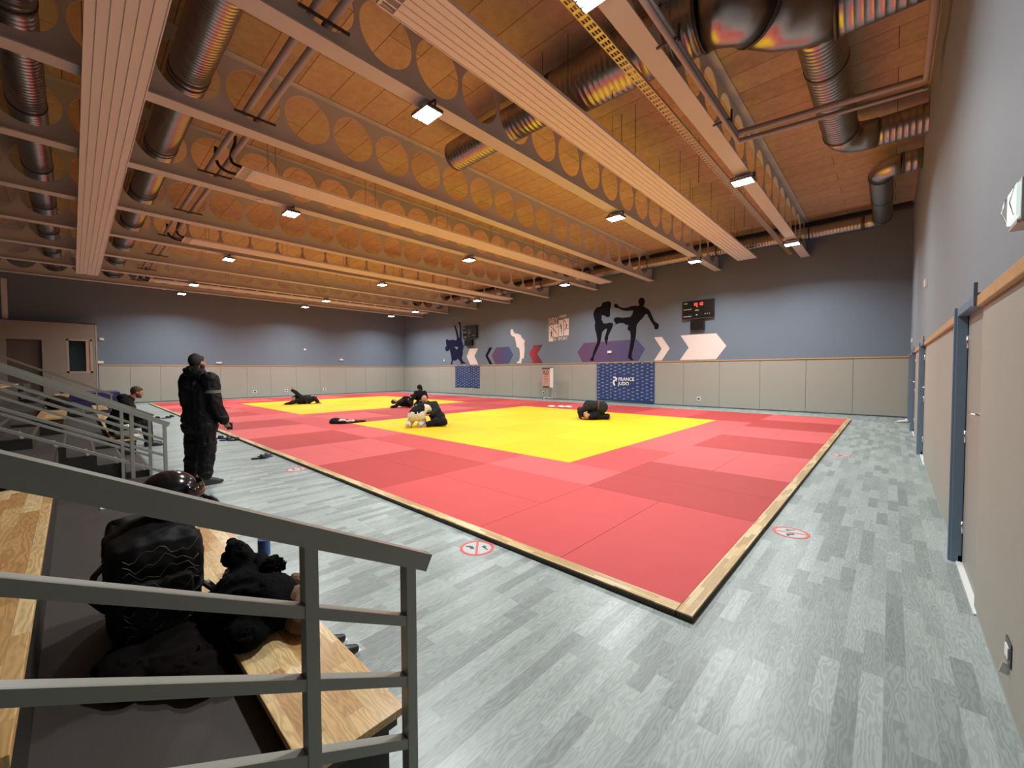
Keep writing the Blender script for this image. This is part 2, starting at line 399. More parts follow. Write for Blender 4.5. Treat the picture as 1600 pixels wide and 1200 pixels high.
# doors in the right wall
for k, (a, b) in enumerate(DOORS):
    fr = MB()
    fr.box(XR+.031, XR+.2, a-.07, a, 0, 2.08)
    for yj in (b,):
        s_ = 1
        fr.box(XR-.03, XR+.2, min(yj, yj+s_*.07), max(yj, yj+s_*.07), 0, 2.08, bev=.004)
        fr.box(XR-.045, XR-.028, min(yj+s_*.01, yj+s_*.035), max(yj+s_*.01, yj+s_*.035), 0, 2.10)
        fr.box(XR-.045, XR-.028, min(yj+s_*.045, yj+s_*.07), max(yj+s_*.045, yj+s_*.07), 0, 2.14 if s_ < 0 else 2.10)
    fr.box(XR-.03, XR+.2, a+.0, b+.07, 2.03, 2.09, bev=.004)
    fr.box(XR-.045, XR-.028, a-.04, a+.0, 2.0, 2.15)
    root = fr.build('door_%d' % (k+1), doorblue); root['kind'] = 'structure'
    lf = MB().box(XR+.035, XR+.08, a+.003, b-.003, .012, 2.03).build('door_leaf', door_leaf)
    hd = MB().box(XR+.022, XR+.036, a+.06, a+.105, 1.18, 1.36, bev=.004)
    hd.tube([(XR+.03, a+.082, 1.30), (XR-.02, a+.082, 1.30), (XR-.025, a+.20, 1.295)], .010, n=8)
    hm = hd.build('door_handle', chrome)
    hg = MB()
    for z in (.3, 1.05, 1.82): hg.tube([(XR+.03, b-.012, z-.05), (XR+.03, b-.012, z+.05)], .009, n=8)
    hn = hg.build('hinge', chrome)
    th = MB().box(XR+.0, XR+.1, a, b, 0, .01).build('threshold', white_p)
    for o in (lf, hm, hn, th):
        o.parent = root
        o.data.transform(root.matrix_world.inverted() if False else Matrix.Translation(V(o.location)-V(root.location))); o.location = (0, 0, 0)
        o.matrix_parent_inverse = Matrix.Identity(4)

# ---------------------------------------------------------------- ceiling beams with round holes
BX = [-2.42, -5.45, -8.36, -11.36, -14.5, -17.5, -20.6, -23.7, -26.8]
ZB, ZT, HP, HR, HZ = 5.83, 6.99, .915, .425, 6.47
def beam_mesh():
    mb = MB(); bm = mb.bm; t = .008; n = 28
    Y0 = 2.315-.4575-HP*8; cells = 26
    for c in range(cells):
        y0 = Y0+c*HP; yc = y0+HP/2
        circ = [(yc+HR*math.cos(2*PI*k/n), HZ+HR*math.sin(2*PI*k/n)) for k in range(n)]
        rect = []
        for k in range(n):
            a = 2*PI*k/n; dx, dz = math.cos(a), math.sin(a)
            tt = min((HP/2)/abs(dx) if abs(dx) > 1e-6 else 9, ((ZT-HZ) if dz > 0 else (HZ-ZB))/abs(dz) if abs(dz) > 1e-6 else 9)
            rect.append((yc+dx*tt, HZ+dz*tt))
        # true corners so neighbouring cells meet without slits
        for cy, cz in ((y0, ZB), (y0+HP, ZB), (y0+HP, ZT), (y0, ZT)):
            k = min(range(n), key=lambda k: (rect[k][0]-cy)**2+(rect[k][1]-cz)**2); rect[k] = (cy, cz)
        S1 = {}
        for x in (-t, t):
            S1[x] = ([bm.verts.new((x, p[0], p[1])) for p in circ], [bm.verts.new((x, p[0], p[1])) for p in rect])
            C, R = S1[x]
            for k in range(n): bm.faces.new((C[k], C[(k+1) % n], R[(k+1) % n], R[k]))
        A, B = S1[-t][0], S1[t][0]
        for k in range(n): bm.faces.new((A[k], A[(k+1) % n], B[(k+1) % n], B[k]))
    ye = Y0+cells*HP
    if ye < YF: mb.box(-t, t, ye, YF, ZB, ZT)
    mb.box(-t, t, YB, Y0, ZB, ZT)
    mb.box(-.14, .14, YB, YF-.02, ZB-.02, ZB+.002)
    mb.box(-.14, .14, YB, YF-.02, ZT-.012, ZT+.008)
    return mb
proto = beam_mesh(); bmo = proto.build('ceiling_beam', beam_m, loc=(0, 0, 0))
for i, x in enumerate(BX):
    o = bmo if i == 0 else bmo.copy()
    if i: COL.objects.link(o)
    o.location = (x, 0, 0)
    tag(o, 'cream steel ceiling beam with round holes, %s from the right wall' % ORD[i+1], 'beam', 'castellated ceiling beams')

# ---------------------------------------------------------------- floodlights
lens_m = plain('lit_led_lens', (.9, .9, .9), .3, emit=(1, .985, .94), es=34)
house_m = plain('light_grey_lamp_housing', (.30, .31, .33), .4, metal=.4)
LX = [BX[0], BX[1], BX[3], BX[5], BX[7], BX[8]]
LY = [3.92, 9.95, 15.92]
yname = ['at its nearer end', 'at its middle', 'near the far wall']
def flood():
    r = empty('floodlight', 'x', 'floodlight', group='LED floodlights under the ceiling beams')
    h = MB()
    for k in (-1, 0, 1): h.box(-.205+.0, .205, k*.105-.048, k*.105+.048, -.05, 0, bev=.006)
    for k in (-1, 0, 1):
        for j in range(7): h.box(-.19+j*.06, -.175+j*.06, k*.105-.044, k*.105+.044, 0, .022)
    hh = h.build('housing', house_m, r)
    b = MB().bar((-.215, 0, 0), (-.215, 0, .10), .04, .006, V((0, 1, 0))).bar((.215, 0, 0), (.215, 0, .10), .04, .006, V((0, 1, 0))).bar((-.215, 0, .10), (.215, 0, .10), .04, .006)
    b.bar((-.215, -.15, -.02), (-.215, .15, -.02), .008, .03).bar((.215, -.15, -.02), (.215, .15, -.02), .008, .03)
    b.build('bracket', steel_d, r)
    for k in (-1, 0, 1): MB().box(-.185, .185, k*.105-.037, k*.105+.037, -.056, -.05).build('lens', lens_m, r)
    L = bpy.data.lights.new('lamp', 'AREA'); L.shape = 'RECTANGLE'; L.size = .366; L.size_y = .070; L.energy = LAMP_W/3
    L.color = (.955, 1, .985); L.spread = math.radians(150)
    for k in (-1, 0, 1): lo = bpy.data.objects.new('lamp', L); COL.objects.link(lo); lo.location = (0, k*.105, -.0575); lo.parent = r
    return r
fl = flood(); first = True
for i, x in enumerate(LX):
    for j, y in enumerate(LY):
        o = fl if first else copy_tree(fl); first = False
        o.location = (x, y, ZB-.125)
        o['label'] = 'bright LED floodlight under the %s beam from the right wall, %s' % (ORD[BX.index(x)+1], yname[j])
# small sensors / junction boxes on the beams with lamps
for i, x in enumerate((BX[3], BX[5], BX[8])):
    o = MB().box(x-.04, x+.04, 3.15, 3.29, ZB-.06, ZB-.022, bev=.01).build('beam_sensor', white_p)
    tag(o, 'small white sensor box under the %s beam from the right wall' % ORD[BX.index(x)+1], 'sensor', 'sensors under the beams')

# ---------------------------------------------------------------- radiant heating panels
def ribbed(length, width, nr=6, axis='y'):
    """cross-section: flat strips between narrow raised ribs"""
    prof = [(-width/2, .0), (-width/2, -.055)]
    st = width/nr
    for k in range(nr):
        a = -width/2+k*st
        prof += [(a+.012, -.055), (a+.012, -.035), (a+.024, -.035), (a+.024, -.052), (a+st-.004, -.052), (a+st-.004, -.055)]
    prof += [(width/2, -.055), (width/2, 0), (width/2-.006, 0), (width/2-.006, -.025), (-width/2+.006, -.025), (-width/2+.006, 0)]
    mb = MB(); mb.prism(prof, 1, 0, length); return mb
def radiant(x, y0, y1, z, label, end_hose=True):
    r = empty('radiant_panel', label, 'heating panel', (x, y0, z), 'ribbed radiant heating panels')
    ribbed(y1-y0, .65).build('panel', panel_m, r)
    h = MB(); h.box(-.33, .33, -.20, -.165, -.04, -.005, bev=.004)
    for k in range(7): h.box(-.325+k*.105, -.305+k*.105, -.17, .02, -.05, -.02)
    h.build('header', panel_m, r)
    n = 7; k = 0
    for j in range(n):
        yy = .45+j*((y1-y0)-.9)/(n-1)
        for s_ in (-.26, .26):
            MB().tube([(s_, yy, -.02), (s_, yy, ZC-z-.004)], .005, n=6).build('suspension_wire', steel_d, r)
    return r
RP = [(-4.15, 'first'), (-10.3, 'second'), (-16.8, 'third'), (-25.2, 'fourth')]
for x, nm in RP:
    radiant(x, 2.72, 17.85, 5.93, 'long pinkish white ribbed heating panel hung lengthwise, %s from the right wall' % nm)
    for s_, nm2 in ((-.24, 'left'), (.22, 'right')):
        # black hoses loop from the supply pipes down to the panel header
        yp = 2.17 if s_ < 0 else 2.40
        if s_ < 0: p = [(x-.20, yp, 6.36), (x-.26, yp, 6.16), (x-.27, yp+.06, 5.98), (x-.22, 2.40, 5.90), (x-.20, 2.53, 5.91)]
        else: p = [(x+.52, yp-.04, 6.38), (x+.44, yp-.03, 6.24), (x+.10, yp-.04, 6.17), (x+.06, yp-.02, 6.02), (x+.20, 2.44, 5.93), (x+.24, 2.53, 5.91)]
        P = []
        for i in range(len(p)-1):
            for t in range(4): P.append(V(p[i]).lerp(V(p[i+1]), t/4))
        P.append(V(p[-1]))
        for _ in range(4): P = [P[0]]+[(P[i-1]+P[i]*2+P[i+1])/4 for i in range(1, len(P)-1)]+[P[-1]]
        hs = MB().tube(P, .030, n=10).build('heating_hose', rubber)
        tag(hs, 'black flexible hose at the %s side of the %s heating panel from the right' % (nm2, nm), 'hose', 'hoses feeding the radiant panels')
# panel running crosswise below the beams
r = empty('radiant_panel', 'wide pinkish white ribbed heating panel running crosswise below the beams, nearest the stands', 'heating panel', (-24.6, .52, 5.76), 'ribbed radiant heating panels')
m = ribbed(23.2, .66); bmesh.ops.rotate(m.bm, verts=m.bm.verts, cent=(0, 0, 0), matrix=Matrix.Rotation(-PI/2, 3, 'Z')); m.build('panel', panel_m, r)
for j in range(8):
    for s_ in (-.3, .3): MB().tube([(1.5+j*2.9, s_, -.01), (1.5+j*2.9, s_, ZC-5.764)], .005, n=6).build('suspension_wire', steel_d, r)

# ---------------------------------------------------------------- pipes through the beam holes
for y, nm in ((2.17, 'left'), (2.40, 'right')):
    o = MB().tube([(-28.6, y, 6.14), (-1.6, y, 6.14)], .052, n=16).build('heating_pipe', pipe_m)
    tag(o, 'long grey pipe running crosswise through the beam holes, %s one of the pair' % nm, 'pipe', 'supply pipes through the beams')
for i, x in enumerate(BX):
    o = MB().bar((x+.10, 1.98, 6.075), (x+.10, 2.62, 6.075), .03, .03).bar((x+.10, 2.30, 6.06), (x+.01, 2.30, 6.06), .03, .02)
    o = o.build('pipe_bracket', steel_d)
    tag(o, 'dark angle bracket under the pipe pair at the %s beam from the right' % ORD[i+1], 'bracket', 'pipe brackets on the beams')

# ---------------------------------------------------------------- round ventilation ducts
def duct(label, segs, collars=(), group='round galvanised ventilation ducts', ridge=.005, pitch=.09, n=30):
    """segs: list of (points, radius, ridged)"""
    r = empty('ventilation_duct', label, 'duct', segs[0][0][0], group)
    for pts, rad, rd in segs:
        o = MB().tube(pts, rad, n=n, ridge=ridge if rd else 0, pitch=pitch).build('duct_section' if rd else 'duct_elbow', galv, loc=(0, 0, 0))
        parentto(r, o)
    for c, d, rad in collars:
        c, d = V(c), V(d).normalized()
        o = MB().tube([c-d*.02, c+d*.02], rad+.013, n=n).build('collar', galv_dark, loc=(0, 0, 0)); parentto(r, o)
    return r
def arc(c0, c1, c2, n=4):
    a, b, c = V(c0), V(c1), V(c2); return [((1-t)**2*a+2*(1-t)*t*b+t*t*c) for t in [i/n for i in range(n+1)]]
# left duct through the beams (thick, near the stands)
YD = 1.40
cl = []
for x in BX[1:]:
    for s_ in (-.07, .07): cl.append(((x+s_, YD, 6.44), (1, 0, 0), .265))
duct('long dark round spiral duct through the beam holes beside the crosswise heating panel', [([(-28.2, YD, 6.44), (-3.0, YD, 6.44)], .265, True)], cl, pitch=.07)
duct('round spiral duct through the beam holes nearest the stands, at the left edge', [([(-28.2, -.43, 6.42), (-3.0, -.43, 6.42)], .24, True)], [((x+.1, -.43, 6.42), (1, 0, 0), .24) for x in BX[1:]], pitch=.1)
# large duct on the right: cross run, jog, then into the right wall
ZD = 6.45
A0, A1, A2, A3, A4 = (-7.3, 6.0, ZD), (-5.62, 6.0, ZD), (-4.75, 6.0, ZD), (-4.45, 6.0, ZD), (-2.0, 6.05, ZD)
duct('thick galvanised duct snaking from between the beams into the top of the right wall',
     [([A0, A2], .30, True), ([A2, A3], [.30, .40], False), ([A3, A4], .40, True),
      (arc(A4, (-1.65, 6.05, ZD), (-1.42, 6.42, ZD), 3), .40, False), (arc((-1.42, 6.42, ZD), (-1.1, 6.95, ZD), (-.62, 7.0, ZD), 3), .40, False),
      ([(-.62, 7.0, ZD), (.45, 7.02, ZD)], .40, True)],
     [(A2, (1, 0, 0), .31), (A3, (1, 0, 0), .40), ((-2.5, 6.04, ZD), (1, 0, 0), .40), (A4, (1, 0, 0), .40), ((-1.42, 6.42, ZD), (.5, .85, 0), .40), ((-.62, 7.0, ZD), (1, .05, 0), .40)])
duct('round duct branch running toward the far wall and elbowing into the right wall',
     [([(-.85, 7.35, 6.5), (-.85, 10.85, 6.5)], .285, True), (arc((-.85, 10.85, 6.5), (-.85, 11.45, 6.5), (-.3, 11.45, 6.5), 4), .285, False), ([(-.3, 11.45, 6.5), (.45, 11.45, 6.5)], .27, True)],
     [((-.85, 8.3, 6.5), (0, 1, 0), .285), ((-.85, 10.85, 6.5), (0, 1, 0), .285)], pitch=.09)
YD2 = 17.95
duct('round duct from the right wall turning along the far wall below the ceiling',
     [([(.45, 13.4, 6.45), (.12, 13.4, 6.45)], .23, True), (arc((.12, 13.4, 6.45), (-.28, 13.4, 6.45), (-.28, 13.85, 6.45), 4), .23, False), ([(-.28, 13.85, 6.45), (-.28, YD2-.4, 6.45)], .23, True),
      (arc((-.28, YD2-.4, 6.45), (-.28, YD2, 6.45), (-.75, YD2, 6.45), 4), .23, False), ([(-.75, YD2, 6.45), (-28.4, YD2, 6.45)], .215, True)],
     [((.12, 13.4, 6.45), (1, 0, 0), .23), ((-.28, 13.85, 6.45), (0, 1, 0), .23), ((-.28, 15.6, 6.45), (0, 1, 0), .23), ((-.28, YD2-.4, 6.45), (0, 1, 0), .23), ((-.75, YD2, 6.45), (1, 0, 0), .22)]+[((x+.2, YD2, 6.45), (1, 0, 0), .22) for x in BX[:-1]])
# dark joint between ceiling and far wall + air grille
o = MB().box(-29, .40, 18.40, 18.70, 6.86, 6.985).build('cable_trunking', plain('dark_trunking', (.05, .04, .035), .6)); tag(o, 'dark trunking along the top of the far wall, above the duct', 'trunking')

# conduit pair beside the first beam, then across to the right wall and back along it
P1 = [(-2.12, -1.5, 5.86), (-2.12, 8.25, 5.86), (.30, 8.6, 5.86), (.30, 2.0, 5.86)]
for dz, nm, off in ((0, 'upper', 0), (-.10, 'lower', .09)):
    p = [V(a) for a in P1]
    pts = [p[0]+V((off*.1, 0, dz)), p[1]+V((off*.1, off, dz)), V((p[2].x, p[2].y+off, p[2].z+dz)), V((p[2].x, p[2].y+off-.02, p[2].z+dz+.01))]
    if nm == 'upper': pts = [p[0], p[1], p[2], V((.30, 6.0, 5.88))]
    o = MB().tube(pts, .055 if nm == 'upper' else .045, n=14).build('conduit', pipe_m)
    tag(o, '%s of two grey conduits beside the first beam that turn across to the right wall' % nm, 'conduit', 'conduits at the first beam')
for y, nm in ((5.3, 'nearer'), (7.6, 'farther')):
    o = MB().bar((-2.32, y, 5.80), (-2.02, y, 5.80), .03, .02).bar((-2.03, y, 5.74), (-2.03, y, 5.96), .03, .015).build('conduit_clamp', steel_d)
    tag(o, '%s dark clamp holding the conduits to the first beam' % nm, 'clamp', 'conduit clamps')
# perforated cable tray on the other side of the first beam
tray = MB()
for k in range(4): tray.bar((-2.86+k*.04, -1, 5.87), (-2.86+k*.04, 18.3, 5.87), .012, .004)
for y in [(-1+.12*k) for k in range(161)]: tray.box(-2.866, -2.734, y, y+.05, 5.866, 5.872)
tray.bar((-2.868, -1, 5.89), (-2.868, 18.3, 5.89), .004, .05).bar((-2.732, -1, 5.89), (-2.732, 18.3, 5.89), .004, .05)
o = tray.build('cable_tray', plain('yellowish_zinc', (.55, .48, .36), .4, metal=.7)); tag(o, 'slotted metal cable tray hanging beside the first beam from the right wall', 'cable tray')
# droppers above the cable tray
for i in range(6):
    o = MB().bar((-3.35-.9*(i % 2), 6.0+i*2.0, 5.95), (-3.35-.9*(i % 2), 6.0+i*2.0, 6.99), .01, .01).build('hanger_rod', steel_d)
    tag(o, 'thin hanger rod dropping from the ceiling between the first two beams, %s from the camera' % ORD[i+1], 'rod', 'hanger rods')

# ---------------------------------------------------------------- judo mats (each 1 m x 2 m, sometimes a half)
TONES = {}
def tatami(name, rgb, yaw):
    s = NT(name); co = coords(s, rot=(0, 0, yaw))
    wv = s.new('ShaderNodeTexWave', _bands_direction='Y', Scale=60, Distortion=.6, Detail=1.0); s.link(co, wv.inputs['Vector'])
    nz = s.new('ShaderNodeTexNoise', Scale=3.0, Detail=4.0); s.link(co, nz.inputs['Vector'])
    mr = s.new('ShaderNodeMapRange'); mr.inputs[3].default_value = .93; mr.inputs[4].default_value = 1.06; s.link(nz.outputs[0], mr.inputs[0])
    vm = s.new('ShaderNodeVectorMath', _operation='SCALE'); vm.inputs[0].default_value = rgb; s.link(mr.outputs[0], vm.inputs['Scale'])
    s.link(vm.outputs[0], s.b.inputs['Base Color']); s.b.inputs['Roughness'].default_value = .62; s.b.inputs['Specular IOR Level'].default_value = .25
    bp = s.new('ShaderNodeBump', Strength=.12, Distance=.003); s.link(wv.outputs[0], bp.inputs['Height']); s.link(bp.outputs[0], s.b.inputs['Normal'])
    return s.m
RL, RM, RD = (.60, .100, .102), (.54, .068, .070), (.425, .045, .044)  # one red in three tones: sheen by grain direction painted into the colour
YL, YM = (.80, .515, .008), (.765, .475, .005)  # one yellow, same sheen by lay direction put into the colour
MATC = {('RL', 0): tatami('red_mat_vinyl_light_sheen', RL, 0), ('RM', 0): tatami('red_mat_vinyl', RM, 0), ('RD', 0): tatami('red_mat_vinyl_dark_sheen', RD, 0),
        ('YL', 0): tatami('yellow_mat_vinyl_light_sheen', YL, 0), ('YM', 0): tatami('yellow_mat_vinyl', YM, 0)}
MESHC = {}
def mat_piece(x0, x1, y0, y1, tone, label, group):
    lx, ly = round(x1-x0, 2), round(y1-y0, 2); key = (lx, ly, tone)
    if key not in MESHC:
        o = MB().box(-lx/2+.0015, lx/2-.0015, -ly/2+.0015, ly/2-.0015, 0, .04, bev=.003).build('judo_mat', MATC[(tone, 0)], loc=(0, 0, 0)); MESHC[key] = o.data
    else:
        o = bpy.data.objects.new('judo_mat', MESHC[key]); COL.objects.link(o)
    o.location = ((x0+x1)/2, (y0+y1)/2, 0.0)
    tag(o, label, 'mat', group)
MX, MY = -1.0, 2.73        # inner corner of the mat field (nearest the camera)
def module(x0, y0, vert, tone, label, group, sx=2, sy=2):
    """a 2 m x 2 m module of two mats laid lengthwise (vert: long side runs away from the stands)"""
    if vert:
        n = int(sx)
        for k in range(n): mat_piece(x0+k, x0+k+1, y0, y0+sy, tone, label % (('left half', 'right half')[k] if n == 2 else 'single'), group)
    else:
        n = int(sy)
        for k in range(n): mat_piece(x0, x0+sx, y0+k, y0+k+1, tone, label % (('near half', 'far half')[k] if n == 2 else 'single'), group)
tn = {'RL': 'light-sheen red', 'RM': 'red', 'RD': 'dark-sheen red', 'YL': 'light-sheen yellow', 'YM': 'yellow'}
def L(tone, where): return tn[tone]+' mat, %s of '+where
# near strip along the stands side
for i in range(13):
    t = 'RM' if i in (0, 1) else ('RD' if i % 2 == 0 else 'RL')
    module(MX-2*(i+1), MY, i % 2 == 0 and i < 2, t, L(t, 'the %s square from the right in the front row' % ORD[i+1]), 'red mats of the front row')
mat_piece(MX-27, MX-26, MY, MY+2, 'RM', 'red judo mat filling the far left end of the front row', 'red mats of the front row')
for i in range(12):
    t = 'RM' if i % 3 else 'RL'
    mat_piece(-3-2*(i+1), -3-2*i, MY+2, MY+3, t, tn[t]+' judo mat laid sideways, %s from the right in the second row' % ORD[i+1], 'red mats of the second row')
mat_piece(-28, -27, MY+2, MY+3, 'RM', 'red half mat at the far left end of the second row', 'red mats of the second row')
# right edge column
for i in range(6):
    v = i % 2 == 1; t = 'RL' if v else 'RD'
    module(-3, MY+2+2*i, v, t, L(t, 'the %s square behind the corner on the right edge' % ORD[i+1]), 'red mats of the right edge')
for i in range(4): mat_piece(-4, -3, MY+3+2*i, MY+5+2*i, 'RL' if i else 'RM', '%s mat laid lengthwise right of the near yellow square, %s from the front' % (tn['RL' if i else 'RM'], ORD[i+1]), 'red mats beside the near yellow square')
# far edge
for i in range(12):
    t = 'RM' if i % 2 else 'RD'
    mat_piece(-3-2*(i+1), -3-2*i, MY+11, MY+12, t, tn[t]+' judo mat laid sideways behind the yellow squares, %s from the right' % ORD[i+1], 'red mats behind the yellow squares')
mat_piece(-28, -27, MY+11, MY+12, 'RM', 'red half mat at the far left end behind the yellow squares', 'red mats behind the yellow squares')
for i in range(12):
    t = 'RM' if i % 2 else 'RD'
    module(-3-2*(i+1), MY+12, i % 2 == 0, t, L(t, 'the %s square from the right in the last row' % ORD[i+1]), 'red mats of the last row')
mat_piece(-28, -27, MY+12, MY+14, 'RM', 'red judo mat filling the far left corner of the last row', 'red mats of the last row')
# gap between the yellow squares and the left border
for gx, gn in ((-16, 'between the two yellow squares'), (-28, 'left of the far yellow square')):
    for i in range(4):
        mat_piece(gx, gx+1, MY+3+2*i, MY+5+2*i, 'RM', 'red mat %s, left column, %s from the front' % (gn, ORD[i+1]), 'red mats '+gn)
        mat_piece(gx+3, gx+4, MY+3+2*i, MY+5+2*i, 'RD', 'dark-sheen red mat %s, right column, %s from the front' % (gn, ORD[i+1]), 'red mats '+gn)
        t = 'RL' if i % 2 == 0 else 'RD'
        module(gx+1, MY+3+2*i, i % 2 == 0, t, tn[t]+' mat '+gn+', middle, %s of square '+ORD[i+1], 'red mats '+gn)
for sx, sn in ((-12, 'near'), (-24, 'far')):
    for i in range(4):
        for j in range(4):
            v = (i+j) % 2 == 0; t = 'YL' if v else 'YM'
            module(sx+2*i, MY+3+2*j, v, t, tn[t]+' mat, '+sn+' yellow field, %s, row '+ORD[j+1]+', column '+ORD[4-i]+' from the right', 'yellow mats of the %s square' % sn)

# wooden border boards
def border(x0, x1, y0, y1, m, label):
    r = empty('border_board', label, 'border board', ((x0+x1)/2, (y0+y1)/2, 0), 'wooden boards edging the mats')
    a = MB().box(x0, x1, y0, y1, .036, .046, bev=.001).build('board_face', m, loc=(0, 0, 0))
    b = MB().box(x0+.001, x1-.001, y0+.001, y1-.001, 0, .036).build('board_core', dark_edge, loc=(0, 0, 0))
    parentto(r, a, b)
BW = .105
for i in range(7):
    a, b = MY-BW+i*2.02, min(MY-BW+(i+1)*2.02, 16.84)
    border(MX+.004, MX+BW, a, b, border_my, 'pale wooden border board on the right side of the mats, %s from the corner' % ORD[i+1])
for i in range(11):
    a, b = MX-i*2.46, max(MX-(i+1)*2.46, -28.1)
    border(b, a, MY-BW, MY-.004, border_mx, 'pale wooden border board on the stands side of the mats, %s from the corner' % ORD[i+1])
for i in range(6): border(-28.1, -28.004, MY+i*2.35, MY+(i+1)*2.35, border_my, 'pale wooden border board at the left end of the mats, %s from the front' % ORD[i+1])
for i in range(11):
    a, b = MX-i*2.46, max(MX-(i+1)*2.46, -28.1)
    border(b, a, 16.734, 16.80, border_mx, 'narrow wooden border board along the far side of the mats, %s from the right' % ORD[i+1])

# ---------------------------------------------------------------- "no shoes" stickers on the floor
red_st = plain('sticker_red_print', (.66, .10, .09), .5); st_bg = plain('sticker_clear_film', (.47, .50, .50), .45); st_blk = plain('sticker_dark_print', (.04, .05, .055), .5)
def sticker(x, y, ang, label):
    r = empty('no_shoes_sticker', label, 'floor sticker', (x, y, 0), 'no-shoes stickers round the mats'); r.rotation_euler = (0, 0, ang)
    R = .155
    d = MB(); n = 40; c = [(R*math.cos(2*PI*k/n), R*math.sin(2*PI*k/n)) for k in range(n)]
    d.prism(c, 2, .0005, .001).build('backing', st_bg, r)
    g = MB(); bm = g.bm
    A = [[bm.verts.new((q_*math.cos(2*PI*k/n), q_*math.sin(2*PI*k/n), z)) for k in range(n)] for q_, z in ((R, .001), (R, .0022), (R*.83, .0022), (R*.83, .001))]
    for a, b in zip(A, A[1:]+A[:1]):
        for k in range(n): bm.faces.new((a[k], a[(k+1) % n], b[(k+1) % n], b[k]))
    g.bar((-R*.62, R*.62, .0014), (R*.62, -R*.62, .0014), .022, .0012)
    g.build('prohibition_ring', red_st, r)
    sh = MB()
    # high-heeled shoe and flat shoe in side view
    sh.prism([(-.10, -.055), (-.06, -.04), (-.02, -.055), (.0, -.03), (-.035, -.012), (-.06, -.005), (-.085, -.02), (-.10, -.035)], 2, .0011, .0018)
    sh.prism([(.01, .045), (.10, .03), (.105, .042), (.06, .052), (.045, .075), (.02, .08), (.012, .06)], 2, .0011, .0018)
    sh.build('shoe_print', st_blk, r)
sticker(-2.725, 2.455, math.radians(0), 'round red no-shoes sticker on the floor near the front of the mat corner')
sticker(-.695, 4.77, math.radians(60), 'round red no-shoes sticker on the floor at the right side of the mats, nearer one')
sticker(-.665, 9.78, math.radians(60), 'round red no-shoes sticker on the floor at the right side of the mats, farther one')
sticker(-7.16, 2.47, math.radians(0), 'round red no-shoes sticker on the floor between the black slipper and the border')

# ---------------------------------------------------------------- murals on the far wall
YM0, YM1 = YF-.003, YF+.01
def mural(name, pts, m, label, hole=None, yoff=0, group=None):
    mb = MB(); mb.prism(pts, 1, YF-.003-yoff, YF-.0005)
    o = mb.build(name, m, loc=(0, 0, 0))
    tag(o, label, 'mural', group); return o
FIGHT1 = [(-11.03,5.03),(-10.97,5.13),(-10.81,5.14),(-10.72,5.16),(-10.57,5.14),(-10.48,5.05),(-10.51,4.84),(-10.55,4.68),(-10.54,4.57),(-10.55,4.38),(-10.69,4.34),(-10.87,4.44),(-11.02,4.5),(-11.04,4.26),(-10.93,4.06),(-10.75,4.03),(-10.57,4.06),(-10.41,4.03),(-10.37,3.93),(-10.44,3.75),(-10.56,3.54),(-10.65,3.38),(-10.64,3.28),(-10.7,3.11),(-10.71,2.95),(-10.76,2.94),(-10.81,3.07),(-10.87,3.29),(-10.81,3.42),(-10.75,3.61),(-10.72,3.77),(-10.81,3.75),(-10.9,3.7),(-11.0,3.6),(-11.03,3.41),(-11.09,3.14),(-11.15,2.97),(-11.26,2.76),(-11.41,2.48),(-11.5,2.32),(-11.5,2.18),(-11.52,2.12),(-11.7,2.15),(-11.7,2.24),(-11.59,2.35),(-11.52,2.6),(-11.42,2.87),(-11.31,3.04),(-11.29,3.26),(-11.34,3.54),(-11.42,3.77),(-11.44,3.99),(-11.41,4.16),(-11.49,4.39),(-11.53,4.61),(-11.46,4.77),(-11.35,4.9),(-11.16,4.93),(-11.04,4.94)]
FIGHT2 = [(-8.99,5.05),(-8.88,5.12),(-8.74,5.07),(-8.68,4.94),(-8.71,4.79),(-8.76,4.68),(-8.61,4.59),(-8.47,4.49),(-8.39,4.33),(-8.31,4.14),(-8.21,3.93),(-8.11,3.85),(-8.02,3.79),(-7.99,3.69),(-8.03,3.57),(-8.12,3.52),(-8.21,3.58),(-8.21,3.68),(-8.29,3.79),(-8.42,4.0),(-8.53,4.21),(-8.59,4.32),(-8.69,4.28),(-8.76,4.16),(-8.93,4.02),(-9.06,3.88),(-9.1,3.8),(-9.12,3.6),(-9.13,3.34),(-9.2,3.03),(-9.25,2.78),(-9.31,2.57),(-9.35,2.36),(-9.36,2.26),(-9.26,2.13),(-9.36,2.11),(-9.56,2.24),(-9.53,2.37),(-9.49,2.58),(-9.45,2.84),(-9.41,3.1),(-9.41,3.36),(-9.45,3.55),(-9.56,3.61),(-9.58,3.71),(-9.53,3.85),(-9.65,3.87),(-9.77,3.96),(-9.94,3.99),(-10.12,3.97),(-10.23,3.93),(-10.25,4.03),(-10.32,4.12),(-10.34,4.23),(-10.27,4.28),(-10.12,4.3),(-9.88,4.24),(-9.65,4.24),(-9.43,4.24),(-9.31,4.39),(-9.29,4.55),(-9.43,4.55),(-9.65,4.56),(-9.88,4.62),(-10.09,4.75),(-10.18,4.75),(-10.3,4.81),(-10.33,4.92),(-10.27,4.98),(-10.15,4.96),(-10.07,4.84),(-9.89,4.74),(-9.71,4.71),(-9.54,4.73),(-9.32,4.77),(-9.15,4.76),(-9.01,4.73),(-8.96,4.79),(-9.03,4.9)]
